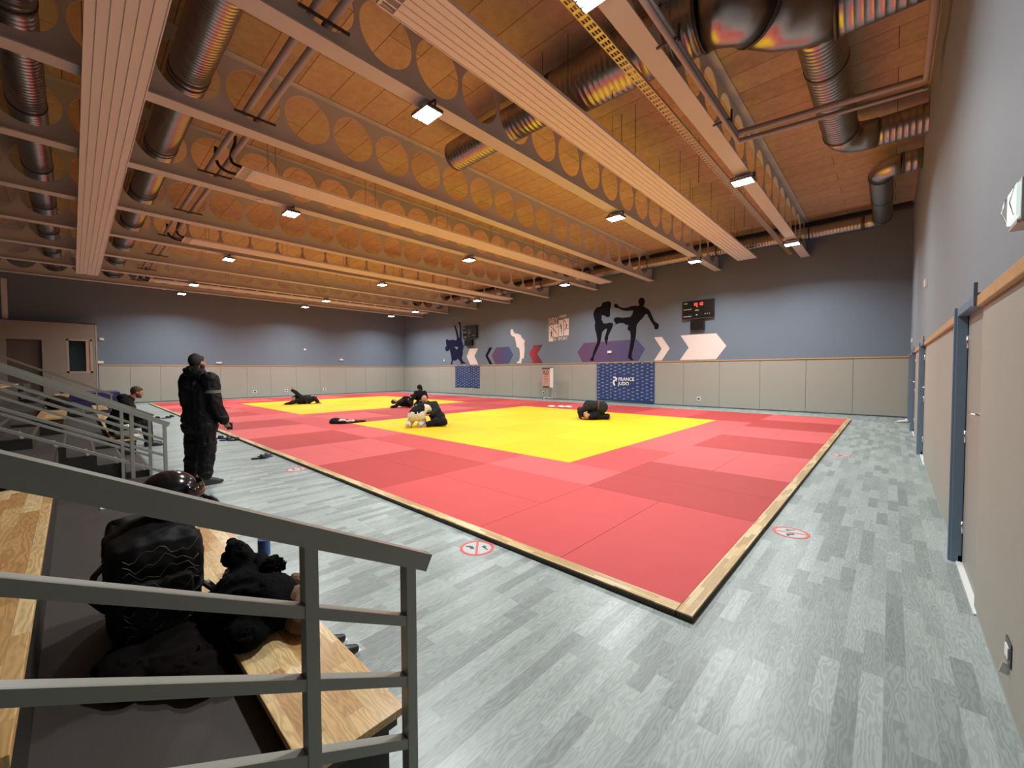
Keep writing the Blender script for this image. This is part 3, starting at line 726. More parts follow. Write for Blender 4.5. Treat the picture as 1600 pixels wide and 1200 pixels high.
THROW = [(-24.0,3.92),(-23.83,3.98),(-23.66,3.87),(-23.22,3.9),(-22.84,3.82),(-22.73,3.92),(-22.83,4.37),(-22.99,4.79),(-23.04,4.92),(-22.93,4.94),(-22.76,4.67),(-22.62,4.36),(-22.52,4.01),(-22.45,4.0),(-22.41,4.41),(-22.4,4.81),(-22.56,5.06),(-22.5,5.16),(-22.33,5.01),(-22.23,4.6),(-22.2,4.19),(-22.21,3.86),(-22.06,3.51),(-21.98,3.34),(-22.06,3.24),(-21.96,3.1),(-22.11,3.18),(-22.09,2.84),(-22.22,2.57),(-22.07,2.3),(-21.68,2.19),(-22.28,2.13),(-22.44,2.37),(-22.65,2.52),(-22.86,2.38),(-23.19,2.39),(-23.25,2.22),(-23.27,2.13),(-23.49,2.13),(-23.41,2.24),(-23.35,2.39),(-23.4,2.74),(-23.51,3.02),(-23.58,3.24),(-23.73,3.1),(-23.99,3.1),(-24.1,3.26),(-24.06,3.43),(-23.92,3.46),(-23.98,3.67)]
THROWH = [(-23.01,3.39),(-22.58,3.35),(-22.78,3.15)]
BOW = [(-17.44,4.23),(-17.32,4.22),(-17.24,4.08),(-17.16,3.96),(-16.88,3.92),(-16.64,3.81),(-16.56,3.65),(-16.33,3.47),(-16.29,3.38),(-16.37,3.35),(-16.33,3.0),(-16.37,2.54),(-16.41,2.38),(-16.57,2.37),(-16.59,2.19),(-16.61,2.09),(-16.97,2.11),(-16.98,2.17),(-16.79,2.23),(-16.73,2.4),(-16.71,2.67),(-16.76,2.96),(-16.84,3.07),(-16.98,3.09),(-17.04,3.39),(-17.16,3.75),(-17.28,3.76),(-17.44,3.86),(-17.51,4.04),(-17.48,4.16)]

mural('mural_hexagon', [(-12.52, 2.63), (-12.12, 3.10), (-9.09, 3.13), (-8.66, 2.65), (-9.01, 2.075), (-12.2, 2.075)],
      gradient('mural_plum_to_blue_print', [(.11, .035, .09), (.07, .04, .13), (.035, .05, .15)], 0, -12.4, -8.7, pattern=(.20, .17, .33)),
      'wide patterned plum to blue hexagon painted behind the two kickboxer silhouettes')
mural('mural_fighter', FIGHT1, paint_black, 'black painted kickboxer silhouette guarding with one knee raised', yoff=.002)
mural('mural_fighter', FIGHT2, paint_black, 'black painted kickboxer silhouette kicking to the left', yoff=.002)
mural('mural_throw', THROW, paint_navy, 'navy painted silhouette of one judoka throwing another, beside the small scoreboard')
mural('mural_gap', THROWH, wallblue, 'wall-coloured triangular gap in the navy judo throw silhouette', yoff=.001)
mural('mural_bow', BOW, paint_white, 'white painted silhouette of a bowing judoka')
mural('mural_arrow', [(-6.99, 3.18), (-5.49, 3.18), (-5.09, 2.63), (-5.49, 2.075), (-7.01, 2.075), (-6.63, 2.62)], paint_white, 'large white painted arrow pointing right below the large scoreboard')
mural('mural_chevron', [(-8.22, 3.17), (-7.85, 3.17), (-7.48, 2.62), (-7.85, 2.075), (-8.22, 2.075), (-7.86, 2.62)], paint_white, 'narrow white painted chevron pointing right, right of the kickboxers')
mural('mural_chevron', [(-21.35, 3.17), (-20.5, 3.17), (-20.88, 2.64), (-20.5, 2.075), (-21.32, 2.075), (-21.69, 2.64)], paint_white, 'white painted chevron pointing left beside the navy judo throw')
mural('mural_chevron', [(-19.42, 3.17), (-19.12, 3.17), (-19.56, 2.64), (-19.12, 2.075), (-19.40, 2.075), (-19.80, 2.64)], paint_black, 'narrow black painted chevron pointing left beside the small hexagon')
mural('mural_hexagon', [(-19.2, 2.62), (-18.78, 3.15), (-17.62, 3.15), (-17.26, 2.62), (-17.66, 2.075), (-18.85, 2.075)],
      gradient('mural_plum_to_blue_paint', [(.13, .05, .11), (.07, .06, .16), (.045, .08, .2)], 0, -19.1, -17.3), 'small painted hexagon fading from plum to blue, left of the white bowing figure')
mural('mural_chevron', [(-15.96, 2.62), (-15.62, 3.15), (-14.92, 3.15), (-15.34, 2.62), (-14.92, 2.075), (-15.64, 2.075)],
      gradient('mural_red_to_navy_paint', [(.40, .03, .03), (.25, .025, .03), (.05, .02, .06)], 0, -15.9, -14.95), 'red to navy painted chevron pointing left, right of the white bowing figure')

# "IVRY AIME LE SPORT" emblem
r = empty('wall_emblem', 'square white emblem reading IVRY AIME LE SPORT with small athlete figures', 'emblem', (-13.78, YF-.003, 3.3))
def ex(x): return -14.49+(x-240)*1.42/640
def ez(y): return 4.74-(y-230)*1.45/830
LOGO = []
for k, (x0, x1, y0, y1) in enumerate(((242, 388, 520, 1055), (396, 546, 505, 920), (562, 704, 385, 905), (722, 874, 360, 895))):
    LOGO.append(MB().box(ex(x0), ex(x1), YF-.003, YF-.0005, ez(y1), ez(y0)).build('emblem_tile', paint_white, loc=(0, 0, 0)))
fg = MB()
def stroke(pts, w):
    w = w*.72
    for a, b, w0 in zip(pts, pts[1:], [w]*9): fg.bar((ex(a[0]), YF-.0045, ez(a[1])), (ex(b[0]), YF-.0045, ez(b[1])), w0, .001, V((0, 1, 0)))
for pts, w in (([(265, 535), (330, 590), (395, 650)], .05), ([(395, 650), (450, 730), (490, 800)], .07), ([(490, 800), (540, 870)], .02),
               ([(335, 690), (335, 760)], .06), ([(335, 740), (325, 870)], .11), ([(250, 768), (380, 765)], .03), ([(325, 870), (305, 960)], .05), ([(325, 870), (400, 930)], .05),
               ([(610, 500), (630, 560)], .08), ([(470, 615), (680, 560)], .03), ([(635, 560), (650, 680)], .1), ([(650, 680), (640, 770)], .06), ([(650, 680), (655, 860)], .03),
               ([(750, 405), (755, 440)], .08), ([(760, 440), (800, 560)], .05), ([(800, 540), (795, 660)], .1), ([(795, 560), (870, 575)], .03), ([(795, 660), (740, 730)], .06), ([(795, 690), (875, 665)], .04)):
    stroke(pts, w)
LOGO.append(fg.build('athlete_figures', plain('emblem_brown', (.09, .07, .07), .6), loc=(0, 0, 0)))
parentto(r, *LOGO)
def wtext(body, size, m, x, z, sx=1, parent=None, dy=.004, bold=.0, name='lettering', align='LEFT'):
    return text_mesh(name, body, size, m, (x, YF-dy, z), (1, 0, 0), (0, 0, 1), .0015, None, align, sx, bold)
for t, sz, x, y, sx in (('IVRY', .52, 240, 488, .60), ('AIME', .235, 575, 318, .98), ('LE', .22, 398, 1035, .85), ('SPORT', .24, 535, 1030, .92)):
    o = wtext(t, sz, paint_white, ex(x), ez(y), sx, bold=.002); parentto(r, o)

# ---------------------------------------------------------------- scoreboards
led = plain('red_led_digits', (.9, .05, .05), .4, emit=(1, .05, .05), es=3.5)
board_m = plain('scoreboard_black', (.010, .009, .008), .3)
printw = plain('scoreboard_print', (.45, .43, .40), .5)
SEG = {'1': 'bc', '3': 'abgcd', '0': 'abcdef'}
def sevenseg(mb, ch, x, z, w, h, y):
    t = w*.2
    S_ = {'a': (x, x+w, z+h-t, z+h), 'd': (x, x+w, z, z+t), 'g': (x, x+w, z+h/2-t/2, z+h/2+t/2), 'f': (x, x+t, z+h/2, z+h), 'e': (x, x+t, z, z+h/2), 'b': (x+w-t, x+w, z+h/2, z+h), 'c': (x+w-t, x+w, z, z+h/2)}
    for s_ in SEG[ch]: a = S_[s_]; mb.box(a[0], a[1], y, y+.004, a[2], a[3])
def scoreboard(x0, x1, z0, z1, lit, label, sx0, sx1):
    r = empty('scoreboard', label, 'scoreboard', ((x0+x1)/2, YF, z0)); yy = YF-.14
    body = MB().box(x0, x1, yy, YF-.001, z0, z1, bev=.008).build('case', board_m, loc=(0, 0, 0)); parts = [body]
    W, H = x1-x0, z1-z0; ts = []
    if lit:
        d = MB()
        for ch, fx in (('1', .345), ('3', .425), ('1', .525), ('0', .60)): sevenseg(d, ch, x0+W*fx, z0+H*.71, W*.062, H*.15, yy-.006)
        parts.append(d.build('digits', led, loc=(0, 0, 0)))
    for t, fx, fz, sz in (('HOME', .04, .83, .10), ('1 2 3 4 5', .03, .46, .10), ('TIME', .42, .44, .075), ('1 M Y A', .04, .09, .13), ('+', .46, .63, .12), ('x2', .44, .18, .10), ('- T -', .74, .18, .06)):
        t = {'HOME': '▬▬'}.get(t, t) if False else t
    mk = MB()
    # printed words are too small to read in the photograph: rows of little white marks
    for fx, fz, fw_, n in ((.05, .84, .12, 1), (.04, .50, .05, 4), (.42, .42, .12, 1), (.46, .62, .04, 1), (.04, .10, .05, 4), (.44, .16, .06, 1), (.72, .18, .03, 3)):
        for k in range(n): mk.box(x0+W*(fx+k*.068), x0+W*(fx+k*.068+fw_), yy-.002, yy, z0+H*fz, z0+H*(fz+.055))
    parts.append(mk.build('printed_marks', printw, loc=(0, 0, 0)))
    parts.append(MB().box(x0, x1, YF-.15, YF-.135, z0-.03, z0-.005).build('lower_rail', steel_d, loc=(0, 0, 0)))
    parentto(r, *parts)
    o = MB().box(sx0, sx1, YF-.2, YF-.001, z0-.50, z0-.10, bev=.006)
    for k in range(6): o.box(sx0+.03, sx1-.03, YF-.204, YF-.2, z0-.47+k*.06, z0-.45+k*.06)
    o = o.build('loudspeaker_box', board_m); tag(o, 'black box mounted on the wall under the %s scoreboard' % ('large lit' if lit else 'small unlit'), 'wall box')
scoreboard(-6.87, -5.56, 3.88, 4.65, True, 'large black scoreboard with red lit digits 13 10 on the far wall', -6.5, -5.94)
scoreboard(-21.94, -20.5, 3.88, 4.71, False, 'unlit black scoreboard beside the navy judo throw mural', -21.7, -20.95)

# ---------------------------------------------------------------- banners
ban_m = plain('blue_banner_cloth', (.020, .045, .155), .75, noise_s=3, noise_a=.25)
mark_w = plain('banner_white_print', (.36, .40, .52), .7); logo_w = plain('banner_logo_white', (.85, .86, .88), .6)
def banner(x0, x1, z0, z1, label, nx, nz, logo):
    def fy(x, z): return YF-.052-.014*math.sin(x*7+z*2)*math.cos(z*3+x)-.008*noise.noise(V((x*3, z*3, 0)))-.004
    mb = MB(); bm = mb.bm; NX, NZ = 60, 40; G = []
    for i in range(NX+1):
        row = []
        for j in range(NZ+1):
            x = x0+(x1-x0)*i/NX; z = z1-(z1-z0)*j/NZ
            if j == 0: z -= .03*abs(math.sin(i/NX*PI*5))
            z_ = z-(.05*(i/NX)*(j/NZ) if logo else 0)
            row.append(bm.verts.new((x, fy(x, z), z_)))
        G.append(row)
    for i in range(NX):
        for j in range(NZ): f = bm.faces.new((G[i][j], G[i+1][j], G[i+1][j+1], G[i][j+1])); f.smooth = True
    r = empty('banner', label, 'banner', ((x0+x1)/2, YF-.05, z0))
    c = mb.build('cloth', ban_m, loc=(0, 0, 0))
    sl = c.modifiers.new('t', 'SOLIDIFY'); sl.thickness = .003
    parts = [c]
    mk = MB()
    for i in range(nx):
        for j in range(nz):
            x = x0+(x1-x0)*(i+.5)/nx; z = z1-(z1-z0)*(j+.35+(.5 if i % 2 else 0))/nz
            if z < z0+.06: continue
            if logo and abs(x-(x0+x1)/2+.05) < .62 and abs(z-(z0+z1)/2-.02) < .30: continue
            y = fy(x, z)-.0045
            for k in range(3): mk.bar((x-.072+k*.05, y, z+.006*(k % 2)), (x-.032+k*.05, y, z+.006*(k % 2)), .002, .026)
            mk.bar((x-.072, y, z-.026), (x+.02, y, z-.026), .002, .014)
    sp_ = mk.build('small_print', mark_w, loc=(0, 0, 0)); sp_['kind'] = 'stuff'; parts.append(sp_)
    if logo:
        zc = (z0+z1)/2+.01; xl = x0+(x1-x0)*.31
        lg = MB(); yb = YF-.084
        def ribbon(pts, ws):
            P = [V((xl+p[0], yb, zc+p[1])) for p in pts]
            for i in range(len(P)-1):
                d = (P[i+1]-P[i]).normalized(); n_ = V((-d.z, 0, d.x))
                d2 = (P[min(i+2, len(P)-1)]-P[i+1]); d2 = d2.normalized() if d2.length > 1e-6 else d; n2 = V((-d2.z, 0, d2.x))
                q4 = [P[i]-n_*ws[i], P[i]+n_*ws[i], P[i+1]+n2*ws[i+1], P[i+1]-n2*ws[i+1]]
                lg.prism([(v.x, v.z) for v in q4], 1, yb-.001, yb+.001)
        ribbon([(.0, .20), (.08, .20), (.16, .15), (.20, .07)], [.035, .045, .05, .03])
        ribbon([(.20, .0), (.12, .06), (.04, .03), (.02, -.07), (.05, -.16), (.10, -.22)], [.02, .045, .05, .05, .045, .03])
        parts.append(lg.build('swoosh_emblem', logo_w, loc=(0, 0, 0)))
        parts.append(text_mesh('lettering', 'FRANCE', .235, logo_w, (xl+.28, yb, zc+.03), (1, 0, 0), (0, 0, 1), .001, None, 'LEFT', .98, .006))
        parts.append(text_mesh('lettering', 'JUDO', .235, logo_w, (xl+.28, yb, zc-.19), (1, 0, 0), (0, 0, 1), .001, None, 'LEFT', .98, .006))
    parentto(r, *parts)
banner(-11.27, -8.17, .10, 2.03, 'wide blue banner reading FRANCE JUDO hung on the far wall pads', 13, 11, True)
banner(-22.89, -20.33, .50, 2.03, 'smaller plain-patterned blue banner hung below the small scoreboard', 11, 9, False)

# ---------------------------------------------------------------- flip chart
r = empty('flip_chart', 'white flip chart stand with a pinned poster in front of the far wall', 'flip chart', (-14.2, 18.2, 0))
P_ = []
X0, X1, YC = -14.55, -13.80, 18.2
P_.append(MB().box(X0+.16, X1, YC, YC+.02, .68, 1.78, bev=.004).build('white_board', plain('flip_board_white', (.80, .76, .70), .4), loc=(0, 0, 0)))
P_.append(MB().box(X0, X1-.22, YC-.012, YC-.006, .72, 1.76).build('poster', plain('poster_salmon_paper', (.55, .30, .23), .8), loc=(0, 0, 0)))
pt = MB(); pt.box(X0-.02, X1-.2, YC-.016, YC-.012, 1.70, 1.80); pt.box(X0+.04, X1-.24, YC-.016, YC-.012, .66, .76)
for k in range(7): pt.box(X0+.14, X0+.14+.2+.05*(k % 3), YC-.014, YC-.012, .92+k*.09, .935+k*.09)
P_.append(pt.build('poster_print', plain('poster_dark_print', (.07, .07, .05), .8), loc=(0, 0, 0)))
t = text_mesh('lettering', 'PLO', .30, plain('poster_dark_print', (.07, .07, .05), .8), (X0+.05, YC-.014, 1.42), (1, 0, 0), (0, 0, 1), .001, None, 'LEFT', .75, .01); P_.append(t)
P_.append(MB().box(X1-.14, X1-.04, YC-.02, YC+.02, 1.79, 1.84, bev=.005).build('clamp', black, loc=(0, 0, 0)))
st = MB()
st.tube([(X0+.3, YC+.05, .12), (X0+.3, YC+.05, .75)], .016).tube([(X1-.02, YC+.05, .2), (X1-.02, YC+.05, 1.78)], .012)
for a in range(5):
    an = a*2*PI/5+.5; st.tube([(X0+.36, YC, .11), (X0+.36+.36*math.cos(an)*.6, YC+.25*math.sin(an)*.6, .10), (X0+.36+.36*math.cos(an), YC+.25*math.sin(an), .04)], .017, n=8)
P_.append(st.build('five_star_base', plain('pale_grey_metal', (.55, .55, .52), .4), loc=(0, 0, 0)))
cs = MB()
for a in range(5): an = a*2*PI/5+.5; cs.ball((X0+.36+.36*math.cos(an), YC+.25*math.sin(an), .025), .025)
P_.append(cs.build('castors', black, loc=(0, 0, 0)))
parentto(r, *P_)

# ---------------------------------------------------------------- small wall fittings
def socket(c, n, label, w_=.16, h=.16, lit=False):
    c = V(c); n = V(n); t = V((-n.y, n.x, 0))
    r = empty('wall_socket', label, 'socket', c, 'sockets set into the wall pads')
    a = MB().obox(n*.006, t, n, V((0, 0, 1)), w_/2, .006, h/2).build('plate', white_p, r)
    b = MB().obox(n*.014, t, n, V((0, 0, 1)), w_*.3, .004, h*.28).build('insert', steel_d, r)
for x, nm in ((-6.17, 'right of the large banner'), (-14.86, 'beside the flip chart'), (-21.25, 'below the small blue banner')):
    socket((x, YF-.031, .36), (0, -1, 0), 'white wall socket on the far wall %s' % nm)
for y, nm in ((7.83, 'left one'), (9.66, 'middle one'), (12.18, 'right one')):
    socket((XL+.031, y, .39), (1, 0, 0), 'wall socket low on the left wall, %s of three' % nm, .2, .16)
o = empty('wall_socket', 'wall socket with open flap low on the right wall near the camera', 'socket', (XR, 2.88, .25), 'sockets set into the wall pads')
MB().box(-.006, 0, -.05, .06, 0, .11, bev=.002).build('plate', steel_d, o); MB().box(-.012, -.006, -.03, .035, .03, .085, bev=.002).build('insert', white_p, o)
MB().bar((-.006, 0, .0), (-.018, 0, -.05), .03, .004, V((0, 1, 0))).build('flap', white_p, o)
def wbox(x, y, z, dx, dy, dz, label, m=white_p, bulbs=False):
    r = empty('wall_fitting', label, 'wall fitting', (x, y, z), 'small white fittings on the upper walls')
    MB().box(-dx/2, dx/2, -dy/2, dy/2, 0, dz, bev=.006).build('case', m, r)
    if bulbs:
        b = MB(); b.ball((dx/2+.01, -dy*.28, dz*.5), .045).ball((dx/2+.01, dy*.28, dz*.5), .045); b.build('lamp_heads', white_p, r)
wbox(XL+.035, 5.99, 2.14, .06, .30, .10, 'white twin-lamp emergency fitting on the left wall above the standing man', bulbs=True)
wbox(XL+.035, 13.42, 2.44, .06, .26, .12, 'white twin-lamp emergency fitting on the left wall near its far end', bulbs=True)
wbox(XL+.035, 10.89, 3.11, .06, .12, .12, 'small white detector alone high on the left wall')
wbox(XL+.035, 1.05, 3.28, .06, .16, .12, 'small white box on the left wall above the control booth corner')
wbox(XL+.05, .98, 2.10, .08, .2, .12, 'small white fitting just above the rail beside the control booth')
wbox(-24.14, YF-.035, 2.36, .12, .06, .13, 'small white box on the far wall left of the judo throw')
wbox(-10.55, YF-.035, 2.50, .22, .05, .13, 'small white light fitting on the patterned hexagon')
wbox(XR+.01, 10.61, 3.10, .04, .14, .14, 'small white box on the right wall above the second door')
wbox(XR+.01, 16.9, 2.40, .04, .12, .12, 'small white box on the right wall near the far corner')
# emergency exit lamp on the right wall
r = empty('emergency_lamp', 'boxy emergency exit lamp with wire edges on the upper right wall', 'emergency lamp', (XR+.03, 2.91, 2.22)); r.scale = (.62, .65, .95)
MB().box(-.085, -.0, -.17, .17, .03, .22, bev=.008).build('case', plain('emergency_grey_case', (.60, .62, .60), .4), r)
MB().box(-.105, -.085, -.15, .15, .05, .20, bev=.004).build('diffuser', plain('emergency_diffuser', (.75, .85, .82), .15, emit=(.8, 1, .95), es=.6), r)
MB().bar((-.09, -.17, .03), (-.01, -.17, -.045), .01, .004).box(-.10, -.0, -.16, .10, .015, .03).build('lower_flap', plain('emergency_flap', (.50, .42, .40), .4), r)
MB().tube([(-.11, .12, .06), (-.13, .16, .12), (-.11, .17, .19)], .004, n=6).tube([(-.11, -.12, .06), (-.13, -.12, .12), (-.11, -.12, .19)], .004, n=6).build('wire_guard', chrome, r)

# ---------------------------------------------------------------- control booth at the left wall
r = empty('control_booth', 'beige control booth built against the left wall with a dark window', 'booth', (-29.1, -1.2, 0))
BFX = -28.6; P_ = []
b = MB(); y0, y1, zt = -4.2, .83, 3.98
wy0, wy1, wz0, wz1 = -.13, .63, 1.68, 3.18; dy0, dy1, dz1 = -1.98, -.94, 3.15
b.box(XL+.001, BFX, y0, dy0, 0, zt).box(XL+.001, BFX, dy1, wy0, 0, zt).box(XL+.001, BFX, wy1, y1, 0, zt).box(XL+.001, BFX, wy0, wy1, 0, wz0).box(XL+.001, BFX, wy0, wy1, wz1, zt).box(XL+.001, BFX, dy0, dy1, dz1, zt)
P_.append(b.build('booth_wall', booth_m, loc=(0, 0, 0)))
P_.append(MB().box(XL+.002, BFX-.12, dy0, dy1, 0, dz1).build('shutter', booth_door, loc=(0, 0, 0)))
f = MB()
for a in ((wy0-.05, wy0+.03, wz0-.06, wz1+.05), (wy1-.03, wy1+.05, wz0-.06, wz1+.05), (wy0-.05, wy1+.05, wz1-.02, wz1+.05), (wy0-.05, wy1+.05, wz0-.06, wz0+.02)): f.box(BFX-.1, BFX+.006, a[0], a[1], a[2], a[3])
P_.append(f.build('window_frame', plain('pale_frame', (.40, .31, .25), .5), loc=(0, 0, 0)))
P_.append(MB().box(BFX-.3, BFX-.02, wy1-.17, wy1-.03, wz0+.02, wz1-.02).build('window_reveal', frame_wood, loc=(0, 0, 0)))
P_.append(MB().box(BFX-.2, BFX-.19, wy0+.03, wy1-.03, wz0+.02, wz1-.02).build('window_pane', glass_dark, loc=(0, 0, 0)))
P_.append(MB().box(BFX-.03, BFX+.012, y1-.03, y1+.012, 0, zt).build('corner_strip', plain('pale_corner_strip', (.40, .37, .33), .5), loc=(0, 0, 0)))
P_.append(MB().box(XL+.01, BFX+.02, y0, y1+.02, zt, zt+.05).build('booth_roof', dark_edge, loc=(0, 0, 0)))
parentto(r, *P_)
o = MB().box(-28.95, -28.8, -2.06, -1.90, 4.03, ZB-.02).build('column', beam_m); tag(o, 'short pale column standing on the control booth roof', 'column')

# ---------------------------------------------------------------- stands (tiered seating), stairs, benches, rails
PIT, RIS = .87, .46
def tier_block(x0, x1, nt, label):
    r = empty('seating_tier', label, 'stand', ((x0+x1)/2, .74, 0), 'tiered stands')
    P_ = []
    for k in range(nt):
        ya = .74-PIT*k; yb = .74-PIT*(k+1) if k < nt-1 else .74-PIT*(k+1)-.6
        P_.append(MB().box(x0, x1, yb, ya, 0, .35+RIS*k-.012).build('platform', tier_side, loc=(0, 0, 0)))
        P_.append(MB().box(x0+.004, x1-.004, yb+(.0), ya-.01, .35+RIS*k-.012, .35+RIS*k).build('tread_covering', tier_top, loc=(0, 0, 0)))
    return parentto(r, *P_)
tier_block(-6.58, -1.30, 6, 'nearest dark brown tiered stand below the camera')
tier_block(-16.9, -9.9, 6, 'dark tiered stand where the man in the hooded jacket sits')
tier_block(-21.6, -18.8, 3, 'farthest dark tiered stand beside the control booth')
def bench(x0, x1, k, label):
    y1 = .77-PIT*k; y0 = y1-.335; z = .42+RIS*k
    r = empty('bench', label, 'bench', ((x0+x1)/2, (y0+y1)/2, z-.07), 'wooden bench boards on the stands')
    a = MB().box(x0, x1, y0, y1, z-.028, z, bev=.003).build('seat_board', bench_m, loc=(0, 0, 0))
    b = MB().box(x0+.01, x1-.02, y0+.015, y1-.02, z-.07, z-.028).build('batten', dark_edge, loc=(0, 0, 0))
    parentto(r, a, b)
bench(-4.5, -1.24, 0, 'lowest oak bench board of the nearest stand, with the coat on it')
bench(-4.5, -1.21, 1, 'second oak bench board of the nearest stand, at the left edge')
for k, nm in ((0, 'lowest'), (1, 'second'), (2, 'third')): bench(-16.7, -9.93, k, '%s wooden bench board of the stand with the seated man' % nm)
for k, nm in ((0, 'lowest'), (1, 'second')): bench(-21.5, -18.9, k, '%s wooden bench board of the farthest stand' % nm)
def stairs(x0, x1, n, label):
    r = empty('stairs', label, 'stairs', ((x0+x1)/2, .78, 0), 'aisle stairs in the stands'); P_ = []
    for k in range(n):
        ya = .78-.29*k; yb = ya-.29
        P_.append(MB().box(x0, x1, yb, ya, 0, .153*(k+1)-.012).build('riser_block', tier_side, loc=(0, 0, 0)))
        P_.append(MB().box(x0+.003, x1-.003, yb, ya-.004, .153*(k+1)-.012, .153*(k+1)).build('step_tread', tier_top, loc=(0, 0, 0)))
        P_.append(MB().box(x0+.003, x1-.003, ya-.03, ya, .153*(k+1)-.010, .153*(k+1)+.003).build('nosing', plain('pale_step_nosing', (.11, .10, .09), .5), loc=(0, 0, 0)))
    return parentto(r, *P_)
stairs(-9.88, -8.15, 9, 'dark aisle stairs climbing beside the stand with the seated man')
stairs(-18.75, -17.05, 8, 'dark aisle stairs between the two farther stands')
SL = .535
def railing(X, ymin, posts, label, foot=0.0, brk=False):
    r = empty('handrail', label, 'railing', (X, .76, foot), 'sloping grey steel handrails')
    d = V((0, -1, SL)); dn = d.normalized(); a = V((X, .80, .955)); b = a+d*(.80-ymin)
    P_ = [MB().bar(a, b, .044, .054).build('top_rail', rail_m, loc=(0, 0, 0))]
    P_.append(MB().obox(a-dn*.002, V((1, 0, 0)), -dn, V((0, SL, 1)).normalized(), .0225, .002, .028).build('end_cap', rail_m, loc=(0, 0, 0)))
    for z in (.775, .575, .365):
        p = V((X, .745, z)); q_ = p+d*(.745-ymin); P_.append(MB().bar(p, q_, .034, .030).build('rail_bar', rail_m, loc=(0, 0, 0)))
    for y in posts:
        zt = .955+(.80-y)*SL-.02; zf = foot if y > .3 else max(0, (.77-y)*SL-.12)
        P_.append(MB().box(X-.020, X+.020, y-.018, y+.018, zf, zt, bev=.002).build('post', rail_m, loc=(0, 0, 0)))
    if brk:
        for k in range(8):
            y = .72-.29*k; z = .153*(k+1)
            P_.append(MB().bar((X-.02, y-.02, z+.003), (X-.02, y-.05, .10+z), .03, .008, V((1, 0, 0))).build('bracket', plain('pale_bracket', (.45, .44, .40), .5), loc=(0, 0, 0)))
    return parentto(r, *P_)
railing(-1.155, -1.2, (.735, .425, -.9), 'large grey steel handrail in the foreground, sloping down to the floor')
railing(-6.62, -2.3, (.76, .46, -.75, -1.05), 'grey handrail sloping down just behind the motorcycle helmet')
railing(-8.11, -2.3, (.76, .46, -.75, -1.05), 'grey handrail fixed beside the middle aisle stairs, nearest the seated man', brk=True)
railing(-16.98, -2.3, (.76, .46, -.4, -1.5), 'most distant grey handrail below the booth window')

# blue mats stacked beyond the stands
r = empty('folded_mat_stack', 'stack of navy blue folded mats beyond the far handrail, by the left wall', 'mats', (-23.4, .5, 0))
parentto(r, *[MB().box(-24.4+.02*(k % 2), -22.2, -.35, 1.25, .005+.29*k, .285+.29*k, bev=.02).build('folded_mat', bluecloth, loc=(0, 0, 0)) for k in range(3)])

# ---------------------------------------------------------------- people
def frame(F, U):
    F = V(F).normalized(); U = V(U); U = (U-F*U.dot(F)).normalized(); R = F.cross(U)
    return R, F, U
def add_head(mb, H, F, U, s=1):
    R, F, U = frame(F, U); rot = Matrix((R, F, U)).transposed()
    H = V(H); b = lambda x, y, z: H+(R*x+F*y+U*z)*s
    mb.ball(b(0, -.008, .015), .1*s, .78, .97, .98, 3, rot)
    mb.ball(b(0, .022, -.055), .075*s, .80, .92, .92, 2, rot)
    mb.ball(b(0, .062, -.092), .028*s, 1.1, .9, .8, 2, rot)
    mb.ball(b(0, .085, .030), .02*s, 2.4, .6, .6, 2, rot)
    mb.cap(b(0, .088, .012), b(0, .108, -.022), .010*s, .015*s)
    mb.ball(b(0, .085, -.055), .018*s, 1.3, .8, .5, 2, rot)
    for sx in (-1, 1):
        mb.ball(b(sx*.08, -.008, -.008), .03*s, .3, .65, 1.05, 2, rot)
        mb.ball(b(sx*.045, .062, -.025), .026*s, 1, .8, .9, 2, rot)
    return b, rot
def add_hand(mb, W, D, N, side, curl=.5, s=1):
    """W wrist, D finger direction, N palm normal (towards the palm), side +1: thumb on D x N"""
    D = V(D).normalized(); N = V(N); N = (N-D*N.dot(D)).normalized(); T = D.cross(N)*side; W = V(W)
    rot = Matrix((T, D, N)).transposed()
    mb.ball(W+D*.045*s, .05*s, .80, 1.0, .30, 2, rot)
    for k, (off, ln) in enumerate(((.032, .070), (.011, .078), (-.010, .072), (-.030, .056))):
        p0 = W+D*.078*s+T*off*s; a1 = curl*.8; a2 = curl*1.9
        p1 = p0+(D*math.cos(a1)+N*math.sin(a1)+T*off*.8)*ln*.52*s; p2 = p1+(D*math.cos(a2)+N*math.sin(a2))*ln*.48*s
        mb.cap(p0, p1, .0095*s, .0085*s, 8); mb.cap(p1, p2, .0085*s, .0072*s, 8)
    t0 = W+D*.018*s+T*.030*s; t1 = t0+(D*.6+T*.65+N*.3).normalized()*.04*s; t2 = t1+(D*.85+T*.15+N*.5).normalized()*.03*s
    mb.cap(t0, t1, .013*s, .011*s, 8); mb.cap(t1, t2, .011*s, .009*s, 8)
def add_foot(mb, A, D, U, s=1):
    A = V(A); D = V(D).normalized(); U = V(U); U = (U-D*U.dot(D)).normalized(); S_ = D.cross(U)
    heel = A-U*.055*s-D*.035*s; ball = A-U*.065*s+D*.13*s
    mb.cap(A, heel, .040*s, .034*s); mb.cap(A+D*.01, ball, .040*s, .026*s); mb.cap(heel, ball, .030*s, .024*s)
    mb.cap(ball-S_*.02*s, ball+S_*.022*s, .025*s, .025*s)
    for k in range(5): mb.cap(ball+S_*(-.03+.015*k)*s, ball+S_*(-.033+.0165*k)*s+D*(.062-.008*abs(k-1))*s-U*.008*s, .012*s, .010*s if k != 1 else .012*s, 6)
def chain(mb, pts, rs):
    for i in range(len(pts)-1): mb.cap(pts[i], pts[i+1], rs[i], rs[i+1])
